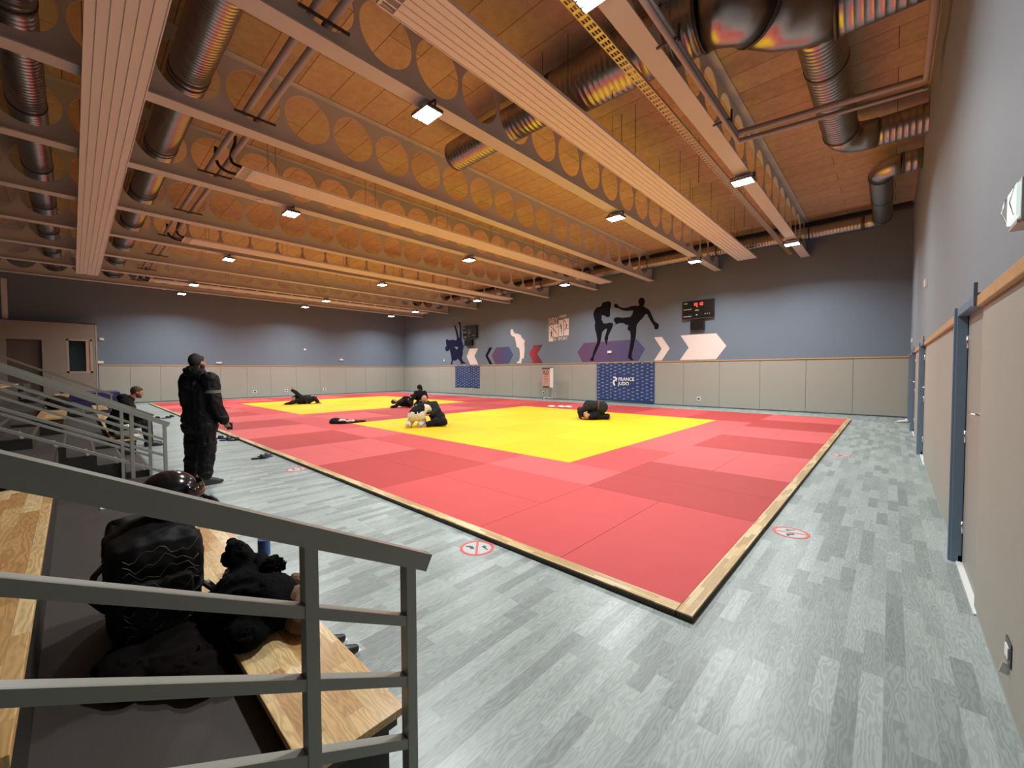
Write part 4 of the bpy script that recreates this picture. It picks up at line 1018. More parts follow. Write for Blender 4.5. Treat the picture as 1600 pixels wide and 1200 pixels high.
def person(label, O, T, J, top, bottom, hair=hair_d, vox=.012, hairstyle='short', beard=None, shoes=None, coat=False, hood=False, belt=None, thick=1.0, sleeve=1.0, headcover=None, gp=None, fing=.5, bands=None):
    """J: joints in local (r, b, z); T=(r,b) unit vectors of the local frame"""
    rr, bb = V(T[0]), V(T[1]); O = V(O)
    g = lambda p: rr*p[0]+bb*p[1]+V((0, 0, p[2]))
    root = empty('person', label, 'person', O, gp)
    J = {k: g(v) for k, v in J.items()}
    H, F, U = J['head'], J['face'], J['crown']
    body = MB(); b, rot = add_head(body, H, F, U)
    neck = J['neck']; chest = J['chest']; pel = J['pelvis']
    body.cap(H-(rot @ V((0, .015, .06))), neck, .055, .062); body.cap(neck, chest, .07, .11)
    mid = (chest+pel)/2
    body.cap(chest, mid, .12, .105); body.cap(mid, pel, .105, .125)
    for s_ in 'LR':
        sh, el, wr_ = J['sh'+s_], J['el'+s_], J['wr'+s_]
        body.cap(chest+(neck-chest)*.55, sh, .07, .062); chain(body, [sh, el, wr_], [.056, .042, .028])
        hd = J.get('hd'+s_, wr_-el); body_n = J.get('pn'+s_, V((0, 0, -1)))
        add_hand(body, wr_, hd, body_n, 1 if s_ == 'R' else -1, fing)
        hp, kn, an = J['hp'+s_], J['kn'+s_], J['an'+s_]
        body.cap(pel, hp, .11, .10); chain(body, [hp, kn, an], [.088, .058, .040])
        add_foot(body, an, J['ft'+s_], J.get('fu'+s_, (kn-an)), .72 if shoes else 1)
    body.fuse('body', skin_m, min(vox, .0085), root, 1)
    # eyes
    e = MB()
    for sx in (-1, 1): e.ball(b(sx*.030, .083, .008), .011, 1.3, .7, .8, 1, rot)
    e.build('eyes', plain('dark_eyes', (.02, .015, .012), .2), root)
    # hair
    if hairstyle != 'bald' and not headcover:
        h = MB(); h.ball(b(0, -.022, .030), .106, .80, .93, .96, 3, rot).ball(b(0, .02, .065), .075, .85, .9, .62, 2, rot).ball(b(0, -.06, -.02), .06, 1.0, .6, .9, 2, rot)
        h.fuse('hair', hair, .009, root, 1, lump=.003, lump_s=60)
    elif hairstyle == 'bald' :
        h = MB()
        for sx in (-1, 1): h.ball(b(sx*.066, -.025, -.012), .04, .32, 1.1, .9, 2, rot)
        h.ball(b(0, -.082, -.015), .055, 1.05, .4, .8, 2, rot); h.fuse('hair', hair, .009, root, 1)
    if headcover:
        h = MB(); h.ball(b(0, -.02, .02), .125, .88, 1.0, 1.04, 3, rot).ball(b(0, -.05, -.07), .10, 1.05, .9, .9, 2, rot); h.fuse('hood', headcover, .012, root, 1, lump=.006, lump_s=18)
    if beard:
        h = MB(); h.ball(b(0, .030, -.070), .075, .86, .90, .72, 2, rot).ball(b(0, .07, -.095), .034, 1.1, .8, .8, 2, rot)
        for sx in (-1, 1): h.ball(b(sx*.062, .012, -.045), .03, .5, 1, 1.3, 2, rot)
        h.fuse('beard', beard, .008, root, 1)
    # jacket
    k = thick; t = MB()
    t.cap(neck+(chest-neck)*.15, chest, .085*k, .165*k); t.cap(chest, mid, .168*k, .155*k)
    t.cap(mid, pel+(mid-pel)*.1, .155*k, .165*k)
    ax = (J['shR']-J['shL']).normalized()
    for off in (-1, 1):
        t.cap(chest+ax*.075*off, mid+ax*.06*off, .14*k, .13*k); t.cap(mid+ax*.06*off, pel+ax*.07*off, .13*k, .145*k)
    for s_ in 'LR':
        sh, el, wr_ = J['sh'+s_], J['el'+s_], J['wr'+s_]
        t.cap(chest+(neck-chest)*.6, sh, .085*k, .088*k); kk = k*sleeve
        chain(t, [sh, el, el.lerp(wr_, .93)], [.092*kk, .070*kk, .055*kk])
    if coat or belt:
        for s_ in 'LR': t.cap(pel, J['hp'+s_]+(J['kn'+s_]-J['hp'+s_])*.14, .16*k, .135*k)
    if hood: t.ball(neck-V(F).normalized()*.085+V((0, 0, .015)), .115, 1.15, .85, .75, 2, rot); t.ball(neck, .10, 1.05, 1, .8, 2, rot)
    t.fuse('jacket', top, vox, root, 2, lump=.015 if vox < .016 else .016, lump_s=8)
    if bands:
        for (c0, c1, r_) in bands:
            MB().tube([g(c0), g(c1)], r_, n=22).build('reflective_band', grey_band, root)
    # trousers
    t = MB()
    t.cap(mid+(pel-mid)*.5, pel, .14, .145)
    for s_ in 'LR':
        hp, kn, an = J['hp'+s_], J['kn'+s_], J['an'+s_]
        w3 = 1.10 if coat else 1; t.cap(pel, hp, .13*w3, .125*w3); chain(t, [hp, kn, kn.lerp(an, .88)], [.122*w3, .092*w3, .075*w3])
        if coat: t.ball(kn.lerp(an, .80), .098, 1, 1, .6); t.ball(kn.lerp(an, .35), .104, 1, 1, .7); t.ball(hp.lerp(kn, .75), .12, 1, 1, .6)
    t.fuse('trousers', bottom, vox, root, 2, lump=.012, lump_s=11)
    if belt:
        d = (chest-pel).normalized(); c = pel.lerp(mid, .55)
        q = ax-d*ax.dot(d); q.normalize(); w2 = d.cross(q)
        bt = MB(); n = 30; P = [c+q*math.cos(2*PI*i/n)*.225*k+w2*math.sin(2*PI*i/n)*.165*k for i in range(n+1)]
        for a_, b_ in zip(P, P[1:]): bt.bar(a_, b_, .012, .045, d)
        bt.bar(c-w2*.165*k, c-w2*.165*k-d*.2+q*.05, .03, .01); bt.build('belt', belt, root)
    if shoes:
        for s_ in 'LR':
            an = J['an'+s_]; D = V(J['ft'+s_]).normalized(); up_ = (J['kn'+s_]-an).normalized()
            sh = MB(); base = an+V((0, 0, -an.z+.03))
            sh.cap(an+up_*.12, an, .062, .060); sh.cap(an, base-D*.045, .058, .045); sh.cap(an-V((0, 0, .01)), base+D*.15+V((0, 0, .012)), .055, .038)
            sh.cap(base-D*.045, base+D*.16, .046, .042); sh.cap(base+D*.15, base+D*.20, .042, .030)
            o = sh.fuse('boot', shoes, .010, root, 2)
            for v in o.data.vertices:
                if v.co.z < .004: v.co.z = .004
    return root
Zv = (0, 0, 1)
# standing man seen from behind, right side towards the camera
rr, bb = (.167, .986, 0), (-.986, .167, 0)
Jm = dict(head=(-.015, .0, 1.745), face=(.72, .69, .0), crown=(0, 0, 1), neck=(-.01, 0, 1.60), chest=(.0, 0, 1.36), pelvis=(-.01, 0, .93),
          shR=(.115, -.15, 1.50), elR=(.17, -.20, 1.14), wrR=(.275, -.17, .905), hdR=(.35, .2, -.9), pnR=(.3, .9, 0),
          shL=(-.125, .15, 1.50), elL=(-.15, .22, 1.15), wrL=(.02, .30, .97), hdL=(.8, -.1, -.6), pnL=(0, -1, 0),
          hpR=(.05, -.10, .90), knR=(.07, -.09, .50), anR=(.03, -.08, .095), ftR=(.95, .22, 0), fuR=Zv,
          hpL=(-.07, .10, .90), knL=(-.09, .12, .50), anL=(-.13, .13, .095), ftL=(.75, .66, 0), fuL=Zv)
boot_m = plain('black_rubber_boot', (.025, .027, .03), .5)
pm = person('man standing by the mats in black padded jacket, trousers and boots, seen from behind', (-7.2, 1.22, 0), (rr, bb), Jm, jacket_m, jacket_m, vox=.010,
            beard=hair_d, shoes=boot_m, coat=True, hood=True, thick=1.16, sleeve=1.05)
# grey reflective pieces, jacket collar and pocket flap
def onman(p): return V(rr)*p[0]+V(bb)*p[1]+V((0, 0, p[2]))
bd = MB()
for a in range(9):      # band round the right upper arm
    an0, an1 = -2.6+a*.33, -2.6+(a+1)*.33
    c = V((.142, -.175, 1.335)); R_ = .103
    p0 = onman(c+V((math.cos(an0)*R_, math.sin(an0)*R_, 0))); p1 = onman(c+V((math.cos(an1)*R_, math.sin(an1)*R_, 0)))
    bd.bar(p0, p1, .006, .042)
bd.build('sleeve_band', grey_band, pm)
MB().bar(onman((.20, -.12, 1.42)), onman((.23, -.09, 1.36)), .01, .05).build('shoulder_patch', plain('olive_patch', (.10, .11, .06), .6), pm)
t = MB(); t.obox(V((-7.2, 1.22, 0))+onman((.335, -.14, .83)), V(rr), V(bb), V(Zv), .035, .01, .055); o = t.build('gloves', black); tag(o, 'small dark phone held in the right hand of the standing man', 'phone')

# seated man on the stand
rr, bb = (.06, .998, 0), (-.998, .06, 0)
Js = dict(head=(.19, 0, 1.185), face=(.97, .05, -.22), crown=(.2, 0, 1), neck=(.05, 0, 1.04), chest=(-.02, 0, .84), pelvis=(-.14, 0, .54),
          shR=(.0, -.19, .97), elR=(.12, -.24, .70), wrR=(.31, -.12, .60), shL=(.0, .19, .97), elL=(.12, .24, .70), wrL=(.31, .10, .60),
          hdR=(.6, .6, -.2), hdL=(.6, -.6, -.2),
          hpR=(-.12, -.11, .53), knR=(.32, -.16, .52), anR=(.36, -.16, .09), ftR=(1, -.1, 0), fuR=Zv, hpL=(-.12, .11, .53), knL=(.32, .16, .52), anL=(.36, .16, .09), ftL=(1, .1, 0), fuL=Zv)
person('bearded man in a black hooded jacket sitting forward on the stand bench', (-12.0, .75, 0), (rr, bb), Js, gi_black, gi_black2, hair=hair_b, beard=plain('brown_beard', (.13, .055, .03), .7), vox=.012,
       shoes=boot_m, hood=True, thick=1.12)

def fr(ax, ay):
    l = math.hypot(ax, ay); b_ = (ax/l, ay/l, 0); return ((b_[1], -b_[0], 0), b_)
Zm = .04
# pair 1: two people in black on the near yellow field
F1_ = fr(-7.0, 11.45)
Ja = dict(head=(-.44, .02, .27), face=(-.3, -.2, -.9), crown=(-.9, -.2, .0), neck=(-.33, .03, .36), chest=(-.18, .03, .42), pelvis=(.24, .02, .40),
          shR=(-.26, .20, .38), elR=(-.42, .28, .22), wrR=(-.36, .08, .10), shL=(-.26, -.16, .38), elL=(-.47, -.16, .24), wrL=(-.43, -.18, .07), hdL=(.9, -.2, .2), hdR=(.9, 0, 0),
          hpR=(.26, .13, .37), knR=(.06, .20, .11), anR=(.47, .22, .09), ftR=(.6, 0, -.8), fuR=(.8, 0, .6), hpL=(.26, -.10, .37), knL=(.02, -.14, .11), anL=(.45, -.12, .09), ftL=(.55, 0, -.8), fuL=(.8, 0, .6))
person('person in black crouching on knees over a training partner on the near yellow field', (-7.0, 11.45, Zm), F1_, Ja, gi_black2, gi_black, vox=.014, belt=red_belt, thick=1.12, gp=None)
Jb = dict(head=(-.27, -.24, .16), face=(-.35, -.85, .35), crown=(-.5, .25, .75), neck=(-.16, -.16, .15), chest=(-.02, -.02, .15), pelvis=(.02, .40, .16),
          shR=(-.18, -.02, .16), elR=(-.40, -.02, .12), wrR=(-.45, -.06, .30), shL=(.10, -.14, .15), elL=(-.0, -.26, .14), wrL=(-.16, -.26, .08), hdR=(.2, -.2, .9), hdL=(-.9, 0, 0),
          hpR=(-.08, .42, .17), knR=(-.22, .66, .42), anR=(-.12, .9, .08), ftR=(0, 1, 0), fuR=Zv, hpL=(.12, .42, .17), knL=(.24, .66, .40), anL=(.2, .9, .08), ftL=(0, 1, 0), fuL=Zv)
person('balding person in black lying under the crouching partner on the near yellow field', (-7.0, 11.45, Zm), F1_, Jb, gi_black, gi_black2, vox=.014, hairstyle='bald')
# pair 2: cream trousers from behind, and a bald partner
F2_ = fr(-9.75, 6.75)
Jc = dict(head=(.02, .26, .52), face=(.3, .5, -.8), crown=(.3, .8, .2), neck=(-.0, .16, .54), chest=(-.05, .05, .50), pelvis=(-.17, -.10, .33),
          shR=(.13, .08, .52), elR=(.24, .22, .40), wrR=(.28, .34, .50), shL=(-.22, .08, .50), elL=(-.36, .12, .30), wrL=(-.34, .30, .22), hdR=(.3, .9, .2), hdL=(.5, .8, 0),
          hpR=(-.07, -.08, .30), knR=(.02, .20, .10), anR=(-.10, -.22, .08), ftR=(-.2, -.7, -.7), fuR=(0, -.7, .7), hpL=(-.27, -.08, .30), knL=(-.36, .18, .10), anL=(-.40, -.22, .08), ftL=(-.25, -.7, -.7), fuL=(0, -.7, .7))
pc = person('person kneeling with back to the camera in cream trousers, white sleeves and a black vest', (-9.75, 6.75, Zm), F2_, Jc, gi_white, gi_white, vox=.013)
vt = MB(); g2 = lambda p: V(F2_[0])*p[0]+V(F2_[1])*p[1]+V((0, 0, p[2]))
vt.cap(g2((-.05, .04, .51)), g2((-.16, -.08, .39)), .170, .165).cap(g2((-.14, .05, .50)), g2((-.24, -.06, .40)), .13, .13)
vt.fuse('vest', gi_black, .014, pc, 2, lump=.01, lump_s=11)
Jd = dict(head=(.05, .30, .76), face=(-.35, -.75, -.5), crown=(-.1, -.25, 1), neck=(.13, .34, .64), chest=(.24, .32, .50), pelvis=(.44, .20, .22),
          shR=(.08, .20, .58), elR=(.0, .02, .42), wrR=(-.10, .10, .30), shL=(.34, .40, .60), elL=(.44, .16, .44), wrL=(.22, -.02, .34), hdR=(-.8, 0, -.3), hdL=(-.9, 0, 0),
          hpR=(.36, .12, .20), knR=(.36, -.10, .14), anR=(.10, -.16, .07), ftR=(-.8, -.4, 0), fuR=Zv, hpL=(.52, .20, .20), knL=(.60, -.14, .12), anL=(.34, -.02, .07), ftL=(-.8, .2, 0), fuL=Zv)
person('bald person in black leaning over the partner in cream trousers', (-9.75, 6.75, Zm), F2_, Jd, gi_black2, gi_black, vox=.014, hairstyle='bald', thick=1.1, hair=plain('grey_stubble', (.13, .10, .09), .8))
# pair 3: between the two yellow fields
F3_ = fr(-15.6, 9.9)
Je = dict(head=(-.47, 0, .27), face=(.1, .5, .9), crown=(-.9, 0, .3), neck=(-.36, .02, .20), chest=(-.18, .03, .20), pelvis=(.20, .03, .17),
          shR=(-.28, -.15, .20), elR=(-.40, -.26, .08), wrR=(-.58, -.24, .05), shL=(-.22, .18, .24), elL=(-.02, .16, .42), wrL=(.18, .08, .42), hdL=(.9, 0, .2), hdR=(-.8, 0, .2),
          hpR=(.22, -.08, .17), knR=(.02, -.24, .34), anR=(.30, -.30, .10), ftR=(.8, -.2, 0), fuR=Zv, hpL=(.22, .12, .17), knL=(.30, .24, .46), anL=(.60, .28, .30), ftL=(.5, .1, .6), fuL=(-.6, 0, .6))
person('dark-clothed person lying on their back beneath a kneeling hooded partner', (-15.6, 9.9, Zm), F3_, Je, gi_black, gi_black, vox=.016)
Jf = dict(head=(.62, .12, .84), face=(-.45, -.75, -.35), crown=(-.1, -.1, 1), neck=(.64, .14, .70), chest=(.66, .16, .54), pelvis=(.72, .22, .22),
          shR=(.47, .10, .62), elR=(.34, -.02, .42), wrR=(.24, -.04, .24), shL=(.84, .18, .62), elL=(.90, .02, .40), wrL=(.72, -.14, .32), hdR=(-.5, 0, -.8), hdL=(-.9, 0, -.2),
          hpR=(.62, .20, .22), knR=(.44, -.02, .10), anR=(.56, .38, .08), ftR=(.1, .7, -.7), fuR=(0, .7, .7), hpL=(.82, .22, .22), knL=(.90, -.06, .10), anL=(.86, .36, .08), ftL=(.1, .7, -.7), fuL=(0, .7, .7))
person('person in black with a dark hood kneeling upright beside a lying partner', (-15.6, 9.9, Zm), F3_, Jf, gi_black, gi_black, vox=.016, headcover=gi_black, thick=1.15)
# pair 4: on the far yellow field
F4_ = fr(-21.3, 7.75)
Jg = dict(head=(.48, .05, .30), face=(.3, -.5, .7), crown=(.9, 0, .3), neck=(.38, .05, .26), chest=(.22, .05, .26), pelvis=(-.04, .05, .26),
          shR=(.26, -.14, .28), elR=(.10, -.26, .26), wrR=(.14, -.30, .10), shL=(.28, .24, .28), elL=(.06, .28, .30), wrL=(-.14, .22, .34), hdR=(.2, 0, -.9), hdL=(-.9, 0, 0),
          hpR=(-.10, -.04, .30), knR=(-.32, -.06, .56), anR=(-.50, -.05, .70), ftR=(-.3, 0, .95), fuR=(-.8, 0, -.3), hpL=(-.10, .14, .28), knL=(-.34, .16, .36), anL=(-.30, .2, .10), ftL=(-.8, 0, 0), fuL=Zv)
person('barefoot person in black with one leg raised in the air on the far yellow field', (-21.3, 7.75, Zm), F4_, Jg, gi_black2, gi_black2, vox=.016)
Jh = dict(head=(-.44, -.02, .27), face=(-.5, -.8, .1), crown=(-.5, .0, .8), neck=(-.34, 0, .20), chest=(-.18, -.06, .16), pelvis=(.22, -.08, .15),
          shR=(-.28, -.22, .16), elR=(-.55, -.28, .07), wrR=(-.80, -.26, .04), shL=(-.28, .14, .18), elL=(-.5, .2, .10), wrL=(-.70, .14, .05), hdR=(-.9, -.1, 0), hdL=(-.9, 0, 0),
          hpR=(.24, -.18, .15), knR=(.44, -.22, .30), anR=(.66, -.20, .07), ftR=(.9, 0, 0), fuR=Zv, hpL=(.24, .06, .15), knL=(.50, .02, .22), anL=(.60, .3, .08), ftL=(.9, .2, 0), fuL=Zv)
person('person in black stretched face down under the partner with the raised leg', (-21.3, 7.75, Zm), F4_, Jh, gi_black, gi_black2, vox=.016)

# ---------------------------------------------------------------- clothes and shoes on the mats and floor
def heap(name, m, label, cat, blobs, vox=.016, lump=.02, ls=14, z0=None):
    mb = MB()
    for c, r_, sx, sy, sz in blobs: mb.ball(c, r_, sx, sy, sz, 3)
    o = mb.fuse(name, m, vox, None, 1, lump=lump, lump_s=ls)
    zmin = z0 if z0 is not None else min(v.co.z for v in o.data.vertices)
    for v in o.data.vertices:
        if v.co.z < zmin: v.co.z = zmin
    xs = [v.co.copy() for v in o.data.vertices]; c = V((sum(v.x for v in xs)/len(xs), sum(v.y for v in xs)/len(xs), min(v.z for v in xs)))
    o.data.transform(Matrix.Translation(-c)); o.location = c
    tag(o, label, cat); return o
heap('folded_clothes', gi_black, 'black clothes heaped on the red mats at the corner of the near yellow field', 'clothes',
     [((-12.40, 5.42, .09), .14, 1.2, 1.2, .8), ((-12.25, 5.58, .08), .16, 1.2, 1.3, .5), ((-12.15, 5.80, .07), .14, 1.0, 1.6, .35), ((-12.15, 6.05, .06), .10, .9, 2.2, .25)], z0=.041)
heap('patterned_shirt', plain('white_printed_cloth', (.55, .55, .56), .85, noise_s=14, noise_a=.9), 'white printed garment lying on the heap of black clothes', 'clothes',
     [((-12.15, 5.52, .14), .08, 1.0, 1.5, .4), ((-12.07, 5.74, .11), .09, .8, 1.7, .35)], z0=.06)
for k, (x, y) in enumerate(((-10.65, 13.95), (-10.25, 14.1), (-9.95, 14.2))):
    heap('folded_cloth', gi_white, '%s white folded cloth lying on the red mats behind the near yellow field' % ('left', 'middle', 'right')[k], 'cloth', [((x, y, .08), .14, 1.25, .8, .38)], z0=.041)

slip_m = plain('black_slipper_foam', (.025, .027, .03), .6); slip2 = plain('navy_slipper_foam', (.02, .025, .06), .6)
def slipper(x, y, ang, m, label, strap=True):
    r = empty('slipper', label, 'slipper', (x, y, 0), 'slippers left beside the mats'); r.rotation_euler = (0, 0, ang)
    n = 22; P = []
    for k in range(n):
        a = 2*PI*k/n; P.append((.135*math.cos(a), (.046+.008*math.cos(a))*math.sin(a)))
    s_ = MB(); s_.prism(P, 2, .001, .026); s_.build('sole', m, r)
    st = MB(); bm = st.bm; G = []
    for i in range(9):
        t = -1+2*i/8; y_ = t*.052; z_ = .024+.058*(1-t*t)**.5
        G.append([bm.verts.new((x_, y_*(1 if x_ < .06 else .9), z_*(1 if x_ < .06 else .85))) for x_ in (.0, .05, .095)])
    for a, b in zip(G, G[1:]):
        for j in range(2): f = bm.faces.new((a[j], b[j], b[j+1], a[j+1])); f.smooth = True
    o = st.build('strap', m, r); sm = o.modifiers.new('s', 'SOLIDIFY'); sm.thickness = .006
slipper(-8.55, 2.32, math.radians(70), slip_m, 'black slipper nearest to the camera, standing alone by the border')
slipper(-8.66, 2.44, math.radians(55), plain('grey_slipper_foam', (.12, .14, .15), .6), 'grey-lined slipper touching the lone black slipper by the border')
for k, (x, y, a) in enumerate(((-11.9, 2.36, 60), (-11.75, 2.50, 66), (-11.45, 2.42, 75), (-11.3, 2.55, 80))):
    slipper(x, y, math.radians(a), slip2 if k < 2 else slip_m, ('navy' if k < 2 else 'black')+' slipper by the border behind the standing man, %s of four' % ORD[k+1])
for k, (x, y, a) in enumerate(((-18.9, 1.95, 60), (-18.7, 2.2, 80), (-19.1, 2.35, 70))):
    slipper(x, y, math.radians(a), slip_m, 'black slipper near the far left end of the border, %s of three' % ORD[k+1])
def shoe(x, y, ang, m, label, sole=white_p, grp=None, up_=False):
    r = empty('shoe', label, 'shoe', (x, y, 0), grp); r.rotation_euler = (0, 0, ang)
    b = MB(); b.cap((-.09, 0, .055), (.08, 0, .04), .042, .036); b.cap((-.10, 0, .06), (-.085, 0, .10), .036, .034); b.cap((.08, 0, .04), (.12, 0, .035), .036, .026)
    b.fuse('upper', m, .008, r, 1)
    MB().prism([(.155*math.cos(2*PI*k/20), .045*math.sin(2*PI*k/20)) for k in range(20)], 2, .001, .02).build('sole', sole, r)
shoe(-2.34, .915, math.radians(90), black, 'black shoe with white sole just visible beyond the nearest bench, left one', grp='black shoes in front of the nearest bench')
shoe(-2.20, .925, math.radians(88), black, 'black shoe with white sole just visible beyond the nearest bench, right one', grp='black shoes in front of the nearest bench')
shoe(.28, 16.9, math.radians(200), white_p, 'white shoe lying on the floor in the far right corner', sole=plain('tan_sole', (.3, .25, .18), .7))

# ---------------------------------------------------------------- things on the nearest stand
# motorcycle helmet
r = empty('motorcycle_helmet', 'glossy dark motorcycle helmet on top of the black backpack', 'helmet', (-2.70, .32, .845)); r.scale = (.92, .92, .92)
gl = plain('glossy_black_shell', (.012, .012, .013), .16, spec=.45)
h = MB(); h.ball((0, 0, .145), .135, 1.05, 1.0, .98, 4).cap((.0, .04, .10), (.02, .10, .06), .085, .07)
h.fuse('shell', gl, .008, r, 2)
v_ = MB(); bm = v_.bm; G = []
for i in range(17):
    a = -1.25+2.5*i/16
    G.append([bm.verts.new((math.sin(a)*.152*(1 if j else .98)+.01, math.cos(a)*.150+.012*(j == 1), .095+.055*j)) for j in range(3)])
for a, b in zip(G, G[1:]):
    for j in range(2): f = bm.faces.new((a[j], b[j], b[j+1], a[j+1])); f.smooth = True
o = v_.build('visor', plain('smoked_visor', (.012, .010, .009), .08, spec=.5), r); sm = o.modifiers.new('s', 'SOLIDIFY'); sm.thickness = .004
h = MB()
for sx in (-1, 1): h.lathe([(.02, -.006), (.024, 0), (.02, .008)], (0, 0, 0), 14) if False else h.ball((sx*.142, .03, .125), .022, .4, 1, 1)
h.build('visor_pivot', steel_d, r)
h = MB(); h.tube([(.10, .10, .03), (.16, .20, .06), (.17, .28, .03), (.16, .33, -.04)], .014, n=10); h.build('chin_strap', black, r)
# backpack
bp_m = plain('black_backpack_nylon', (.008, .008, .009), .7, noise_s=6, noise_a=.4, bump=.4, bump_s=16, spec=.2)
r = empty('backpack', 'bulky black backpack standing behind the lowest bench under the helmet', 'backpack', (-2.66, .24, .35))
b = MB(); b.box(-.30, .26, -.16, .17, .03, .50, bev=.07); b.ball((0, .0, .08), .2, 1.3, .8, .42, 3).ball((0, .02, .47), .19, 1.25, .75, .32, 3)
o = b.fuse('bag', bp_m, .012, r, 3, lump=.014, lump_s=9)
for v in o.data.vertices:
    if v.co.z < .002: v.co.z = .002
pk = MB(); pk.box(.20, .30, -.10, .12, .08, .33, bev=.03); pk.fuse('front_pocket', bp_m, .01, r, 2, lump=.006, lump_s=14)
seam = plain('grey_piping', (.10, .10, .10), .4)
z_ = MB()
for k in range(9):
    zz = .10+.045*k; P = []
    for i in range(14): P.append((.305-.01*abs(math.sin(i*.6)), -.12+i*.02, zz+.02*math.sin(i*.7+k*1.3)+.012*math.sin(i*1.9+k)))
    z_.tube(P, .0016, n=5)
z_.build('wavy_piping', seam, r)
sp = MB(); sp.tube([(.10, -.14, .42), (.12, -.20, .36), (.10, -.22, .26), (.06, -.17, .17), (.05, -.13, .14)], .013, n=8); sp.build('shoulder_strap', black, r)
sp = MB(); P_s = arc((-.02, .12, .56), (-.0, .27, .68), (.0, .31, .42), 8); sp.tube(P_s, .013, n=10).tube(arc((.06, .14, .50), (.05, .25, .56), (.04, .27, .42), 8), .010, n=8); sp.build('top_handle', black, r)
sp = MB(); sp.bar((.14, .16, .22), (.16, .24, .12), .035, .012).bar((.10, .20, .18), (.18, .24, .14), .02, .012); sp.build('buckle_strap', black, r)
# coat heap on the bench
coat_m = plain('black_fleece', (.0045, .0045, .005), .95, noise_s=20, noise_a=.3, bump=.5, bump_s=40, spec=.08)
heap('crumpled_coat', coat_m, 'crumpled black coat heaped on the lowest bench beside the backpack', 'coat',
     [((-2.28, .56, .50), .15, 1.25, 1.05, .85), ((-2.12, .60, .51), .13, 1.2, 1.05, .95), ((-2.44, .62, .53), .11, 1.4, 1, .9), ((-2.54, .58, .60), .07, 1.5, .9, .9), ((-2.60, .57, .66), .04, 1.8, .9, .8),
      ((-2.34, .66, .60), .07, 1.6, .8, .7), ((-2.06, .50, .47), .11, 1.2, .9, .6), ((-2.34, .44, .45), .12, 1.5, .7, .6)], .010, .030, 5.5, z0=.423)
heap('brown_garment', brown_fab, 'brown garment folded at the front edge of the bench beside the black coat', 'garment',
     [((-2.04, .70, .50), .075, 1.9, .8, 1.0), ((-1.96, .68, .47), .06, 1.5, .9, .8), ((-2.18, .745, .52), .05, 1.5, .7, 1.1)], .007, .020, 9, z0=.423)
heap('dark_sweater', plain('dark_brown_black_wool', (.006, .0045, .004), .95, noise_s=20, noise_a=.3, spec=.08), 'dark sweater slumped on the tread behind the lowest bench', 'sweater',
     [((-2.26, .27, .40), .14, 1.9, .9, .42), ((-2.05, .33, .39), .11, 1.4, .8, .42), ((-2.30, .13, .39), .12, 1.8, .9, .4)], .010, .024, 5, z0=.352)
heap('grey_scarf', olive, 'grey green scarf tucked between the backpack and the black coat', 'scarf', [((-2.72, .62, .46), .06, 1.6, 1.0, .7), ((-2.60, .57, .48), .055, 1.3, 1.0, .8)], .010, .014, 16, z0=.423)
# bottle
r = empty('water_bottle', 'clear plastic water bottle with a blue label on the lowest bench', 'bottle', (-2.68, .738, .421)); r.scale = (.95, .95, 1.12)
glass = plain('clear_bottle_plastic', (.85, .9, .92), .05); glass.node_tree.nodes['Principled BSDF'].inputs['Transmission Weight'].default_value = .92
MB().lathe([(.028, 0), (.033, .006), (.033, .19), (.030, .21), (.014, .25), (.013, .275)], n=20).build('bottle_body', glass, r)
MB().lathe([(.0338, .10), (.0342, .105), (.0342, .175), (.0338, .18)], n=20).build('bottle_label', plain('blue_bottle_label', (.05, .14, .42), .4), r)
MB().lathe([(.015, .272), (.016, .276), (.016, .292), (.014, .296)], n=16).build('bottle_cap', plain('red_bottle_cap', (.7, .06, .06), .4), r)
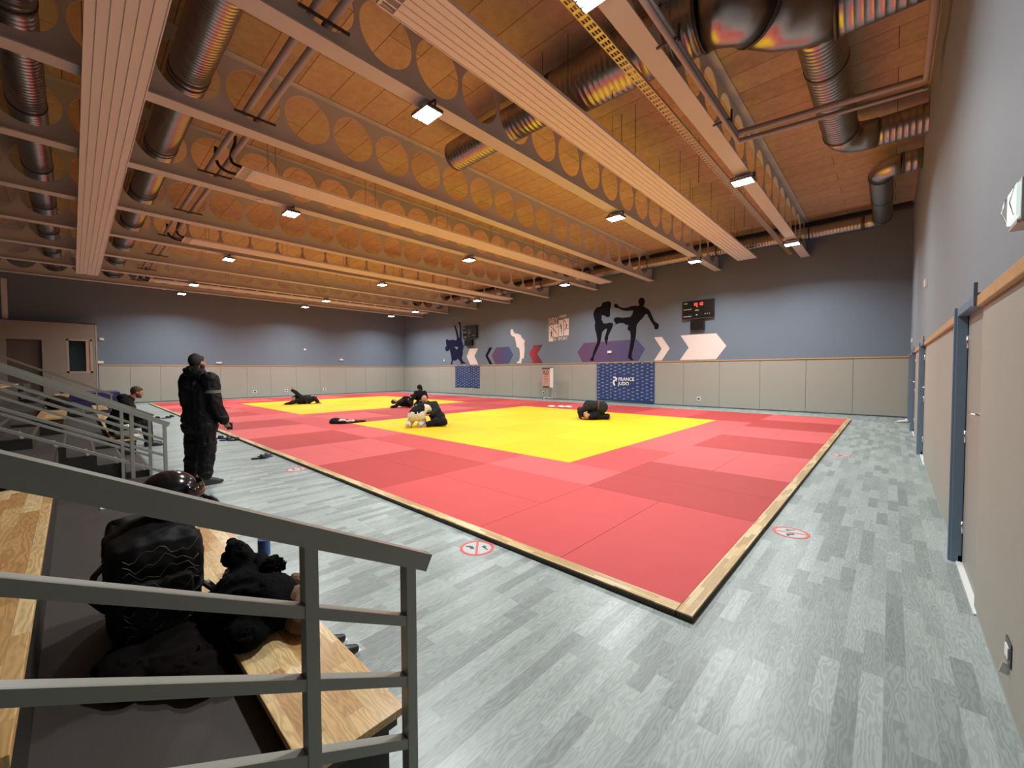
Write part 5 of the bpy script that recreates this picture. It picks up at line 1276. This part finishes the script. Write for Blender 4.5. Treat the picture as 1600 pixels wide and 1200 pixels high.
# paper tags on the tread
for k, (x, y) in enumerate(((-5.3, .16), (-6.1, -.10))):
    o = MB().box(x-.03, x+.03, y-.02, y+.02, .351, .36).box(x-.03, x-.026, y-.02, y+.02, .351, .42).build('paper_tag', white_p); tag(o, 'small white paper tag lying on the dark tread, %s one' % ('right', 'left')[k], 'paper', 'paper tags on the dark tread')
# jacket on the second bench
heap('dark_jacket', gi_black2, 'dark jacket lying on the far end of the second bench at the left edge', 'jacket',
     [((-4.30, -.27, .93), .10, 1.4, 1.3, .5), ((-4.12, -.32, .93), .12, 1.4, 1.0, .5), ((-4.38, -.2, .92), .07, 1, 1.2, .5)], .012, .016, 12, z0=.883)
# things on the far stand
heap('duffel_bag', gi_black, 'round dark bag on top of the navy folded mats near the booth', 'bag', [((-23.2, -.18, .96), .17, 1.1, 1.2, .7), ((-23.1, -.02, .92), .13, 1, 1.1, .5)], .02, .01, 8, z0=.866)
heap('dark_jacket', gi_black, 'dark jackets heaped on the lowest bench left of the seated man', 'jacket', [((-10.6, .62, .50), .13, 1.4, 1.1, .6), ((-10.9, .58, .5), .13, 1.5, 1.1, .7), ((-11.2, .6, .5), .12, 1.4, 1, .7)], .018, .02, 9, z0=.423)
heap('grey_bundle', olive, 'grey green bundle on the near end of the bench in front of the seated man', 'bundle', [((-10.15, .60, .49), .11, 1.4, 1.2, .6), ((-10.3, .7, .49), .09, 1.2, 1, .6)], .016, .015, 12, z0=.423)
heap('white_towel', gi_white, 'rolled cream towel on the bench in front of the seated man', 'towel', [((-10.45, .66, .60), .06, 1.5, 1.2, .7), ((-10.02, .72, .46), .05, 1.0, 1.8, .7)], .012, .01, 16, z0=.43)
heap('black_coat', gi_black, 'black coat left on the second bench board behind the seated man', 'coat', [((-12.3, -.2, .98), .16, 1.6, 1, .7), ((-12.8, -.25, 1.0), .18, 1.6, 1, .7), ((-13.4, -.22, .98), .16, 1.8, 1, .7)], .02, .03, 7, z0=.883)
r = empty('water_bottle', 'pale plastic bottle standing beside the seated man', 'bottle', (-11.35, .62, .421))
MB().lathe([(.03, 0), (.034, .006), (.034, .17), (.015, .22), (.014, .24)], n=16).build('bottle_body', glass, r)
MB().lathe([(.016, .238), (.017, .24), (.016, .262)], n=12).build('bottle_cap', white_p, r)
